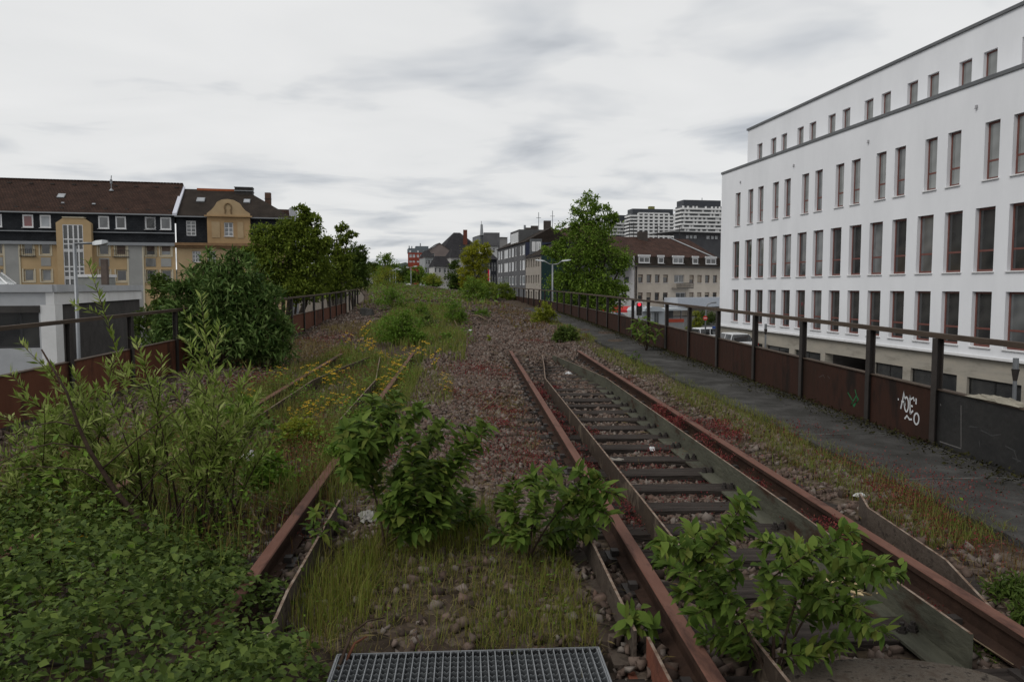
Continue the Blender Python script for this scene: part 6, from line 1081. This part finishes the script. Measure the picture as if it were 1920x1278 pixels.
# red shop awnings below the tree
for i, (a, b, y0, y1) in enumerate(((1118, 1131, 577, 584), (1155, 1190, 575, 585))):
    f = hfr(a, 112, b, 112); mb = MB(); z1, z0 = f.z(a, y0), f.z(a, y1); mb.hexa([f.p(0, z0, 1.4), f.p(f.L, z0, 1.4), f.p(f.L, z0 - .1, -4), f.p(0, z0 - .1, -4), f.p(0, z0 + .35, 1.4), f.p(f.L, z0 + .35, 1.4), f.p(f.L, z1, -4), f.p(0, z1, -4)]); t = thing('shop_awning', ['short red shop awning seen through the tree', 'long red shop awning left of the traffic light'][i], 'awning', tuple(f.p(0, zs)), 'red shop awnings'); part('canopy', mb, plain('awning_red', (.45, .02, .02), .6), t)
    for u_ in (.1, f.L - .1): part('support', MB().tube([f.p(u_, zs, 1.2), f.p(u_, z0 + .1, 1.2)], .05, 6), galvp, t)
# red banner on a white pole
c = at(918.5, 505, 130); b = Vector((c.x, c.y, street(0, 130))); t = thing('banner_flag', 'tall narrow red banner on a white pole before the dark slate house', 'flag', tuple(b)); part('pole', MB().tube([b, c], .07, 6), wframe, t); s = 130 / F; mb = MB()
pts = [(-4 + .6 * math.sin(k * 1.3), -k * 4.2) for k in range(6)]
for k in range(5): a, e = pts[k], pts[k + 1]; mb.poly([(c.x + a[0] * s, c.y + .1 * math.sin(k), c.z + a[1] * s), (c.x + e[0] * s, c.y + .1 * math.sin(k + 1), c.z + e[1] * s), (c.x - .08, c.y, c.z + e[1] * s), (c.x - .08, c.y, c.z + a[1] * s)])
o = part('cloth', mb, plain('banner_red', (.5, .02, .06), .7), t); o.modifiers.new('s', 'SOLIDIFY').thickness = .02
# slim poles behind the right railing
for i, (p_, y0, lab) in enumerate(((1436, 607, 'thin pole with dark tip before the concrete base, farther one'), (1905, 671, 'thin pole with dark tip behind the railing at the right edge'))):
    D = (30, 14)[i]; c = at(p_, y0, D); b = Vector((c.x, c.y, street(0, c.y))); t = thing('slim_pole', lab, 'pole', tuple(b), 'slim poles before the white building'); part('shaft', MB().tube([b, c - Vector((0, 0, .3))], .035, 7), galvp, t); part('dark_tip', MB().tube([c - Vector((0, 0, .45)), c - Vector((0, 0, .2))], [.03, .07], 7), dark, t); part('tip', MB().tube([c - Vector((0, 0, .2)), c], .05, 7), galvp, t)
# ---- litter
whitep = mat('white_plastic', (.52, .52, .52), (.4, .4, .4), 9, .5, .3)
def crumple(name, label, p, rx, ry, rz, m, cat='litter', seed=0, nseg=9):
    r = np.random.default_rng(seed); mb = MB(); n = nseg
    for i in range(n + 1):
        for j in range(n + 1):
            u, v = i / n * 2 - 1, j / n * 2 - 1; e = max(0, 1 - max(abs(u), abs(v)) ** 3); mb.v.append((u * rx * (1 + r.normal() * .10), v * ry * (1 + r.normal() * .12), rz * (e * r.uniform(.3, 1.0) + .05 * r.uniform())))
    for i in range(n):
        for j in range(n): a = i * (n + 1) + j; mb.f.append((a, a + n + 1, a + n + 2, a + 1))
    o = link(name, mb.mesh(name), m, None, tuple(p)); s = o.modifiers.new('s', 'SOLIDIFY'); s.thickness = .004; o.rotation_euler[2] = r.uniform(0, 3); return tag(o, label, cat)
crumple('plastic_bag', 'white crumpled plastic bag behind the willow leaves', gnd(468, 860) + Vector((0, 0, .05)), .09, .07, .09, whitep, seed=1); crumple('paper_scrap', 'white crumpled paper at the bottom right beside the guard end', gnd(1690, 1262) + Vector((0, 0, .02)), .06, .05, .07, whitep, seed=2)
crumple('cloth_rag', 'long pale dirty rag lying between the rails', gnd(1150, 850) + Vector((0, 0, .03)), .09, .15, .05, mat('dirty_cloth', (.26, .24, .21), (.17, .155, .135), 14, .9), seed=3); bpy.data.objects['cloth_rag'].rotation_euler[2] = 1.4
crumple('paper_scrap', 'small white scrap by the sleeper ends right of the rail', gnd(1612, 930) + Vector((0, 0, .02)), .045, .03, .03, whitep, seed=4); crumple('paper_scrap', 'tiny white scrap among the straw on the far sleepers', gnd(1066, 695) + Vector((0, 0, .03)), .06, .04, .05, whitep, seed=5); crumple('paper_scrap', 'pale scrap on the mid-bed ballast', gnd(882, 620) + Vector((0, 0, .03)), .14, .08, .04, whitep, seed=6); crumple('paper_scrap', 'white scrap right of the rag between the rails', gnd(1222, 830) + Vector((0, 0, .03)), .05, .04, .04, whitep, seed=8)
crumple('pale_rubble', 'pale grey sheet crumpled beside the middle sapling', gnd(690, 970) + Vector((0, 0, .02)), .06, .12, .04, mat('pale_sheet', (.28, .27, .25), (.17, .16, .145), 8, .9), seed=9)
y_ = onX(1865, 755, RX).y; crumple('crumpled_sheet', 'crumpled beige sheet lying on top of the right railing plate', (RX + .03, y_, GR * y_ + HP + .016), .08, .34, .05, mat('beige_sheet', (.28, .26, .21), (.18, .165, .135), 5, .9, .3), seed=7); bpy.data.objects['crumpled_sheet'].rotation_euler[2] = 0
crumple('white_litter', 'white litter heap far up the bed near the bend', gnd(766, 549) + Vector((0, 0, .02)), .3, .22, .2, whitep, seed=11); crumple('dark_litter', 'dark heap left of the white litter near the bend', gnd(752, 546) + Vector((0, 0, .02)), .35, .3, .35, dark, seed=12)
mb = MB()
for i in range(16): a = random.uniform(0, 6.28); L = random.uniform(.04, .13); q = Vector((random.uniform(-.09, .09), random.uniform(-.11, .11), random.uniform(0, .03))); d = Vector((math.cos(a), math.sin(a), random.uniform(0, .5))); mb.hexa([q + Vector((-.012, 0, 0)), q + Vector((.012, 0, 0)), q + d * L + Vector((.005, .01, 0)), q + d * L, q + Vector((-.012, 0, .008)), q + Vector((.012, 0, .008)), q + d * L + Vector((.004, .01, .004)), q + d * L + Vector((0, 0, .004))])
g = Vector((2.13, 3.98, GR * 4 - .145)); o = link('splinter_pile', mb.mesh('splinter_pile'), mat('fresh_wood', (.5, .4, .24), (.36, .27, .15), 10, .8), None, tuple(g)); tag(o, 'pale splintered wood pieces on the guard angle, front right', 'wood', None, 'stuff')
bevel(tag(link('stone_block', MB().hexa([(-.3, -.2, -.05), (.28, -.24, -.05), (.32, .2, -.05), (-.26, .22, -.05), (-.26, -.18, .3), (.2, -.2, .26), (.25, .15, .24), (-.2, .18, .32)]).mesh('stone_block'), conc, None, tuple(gnd(688, 596))), 'grey stone block on the left side of the bed', 'stone'), .03)
def stick(label, pts, r, m=straw, lift=.04):
    P = [gnd(x, y) + Vector((0, 0, lift + random.uniform(0, .03))) for x, y in pts]; tag(link('dry_stick', MB().tube(P, list(np.linspace(r, r * .4, len(P))), 6).mesh('dry_stick'), m, smooth=True), label, 'stick', 'dry sticks on the ground')
stick('pale dry stick in front of the mid-bed weed clump', [(846, 600), (850, 610), (858, 622)], .025, lift=.15); stick('curved brown stick on the left corner of the grating', [(628, 1252), (660, 1210), (690, 1185), (722, 1175)], .008, twig, .06); stick('reddish stick beside the curved one on the grating', [(632, 1248), (665, 1215), (688, 1205)], .009, mat('red_twig', (.14, .06, .035), (.1, .04, .025), 9, .8), .05)
stick('thin dark twig across the grating', [(780, 1208), (815, 1225), (850, 1238)], .005, twig, .03); stick('long weathered timber strip half buried at the far left', [(28, 1066), (110, 1005), (195, 950)], .028, lift=.10); stick('thin stick between the two left rails, behind the willow', [(440, 900), (475, 935), (530, 965)], .008, lift=.08); stick('forked pale stick by the left rail', [(470, 960), (490, 1000), (498, 1005)], .010, lift=.08); stick('long thin stick right of the guard end, bottom right', [(1760, 1160), (1830, 1205), (1900, 1250)], .006, lift=.08); stick('short stick on the centre ballast', [(905, 765), (935, 745), (955, 735)], .010); stick('brown wood piece beside the small rounded weed', [(885, 604), (898, 606), (912, 610)], .04, straw, .08); stick('dark wood piece behind the small rounded weed', [(884, 597), (896, 596), (908, 600)], .05, wood, .1)
stick('dry stalk beside the bent guard bar', [(1835, 1085), (1865, 1100), (1872, 1105)], .008, lift=.06); stick('thin horizontal wire-like twig across the left track', [(440, 732), (520, 733), (610, 734)], .008, twig, .12)
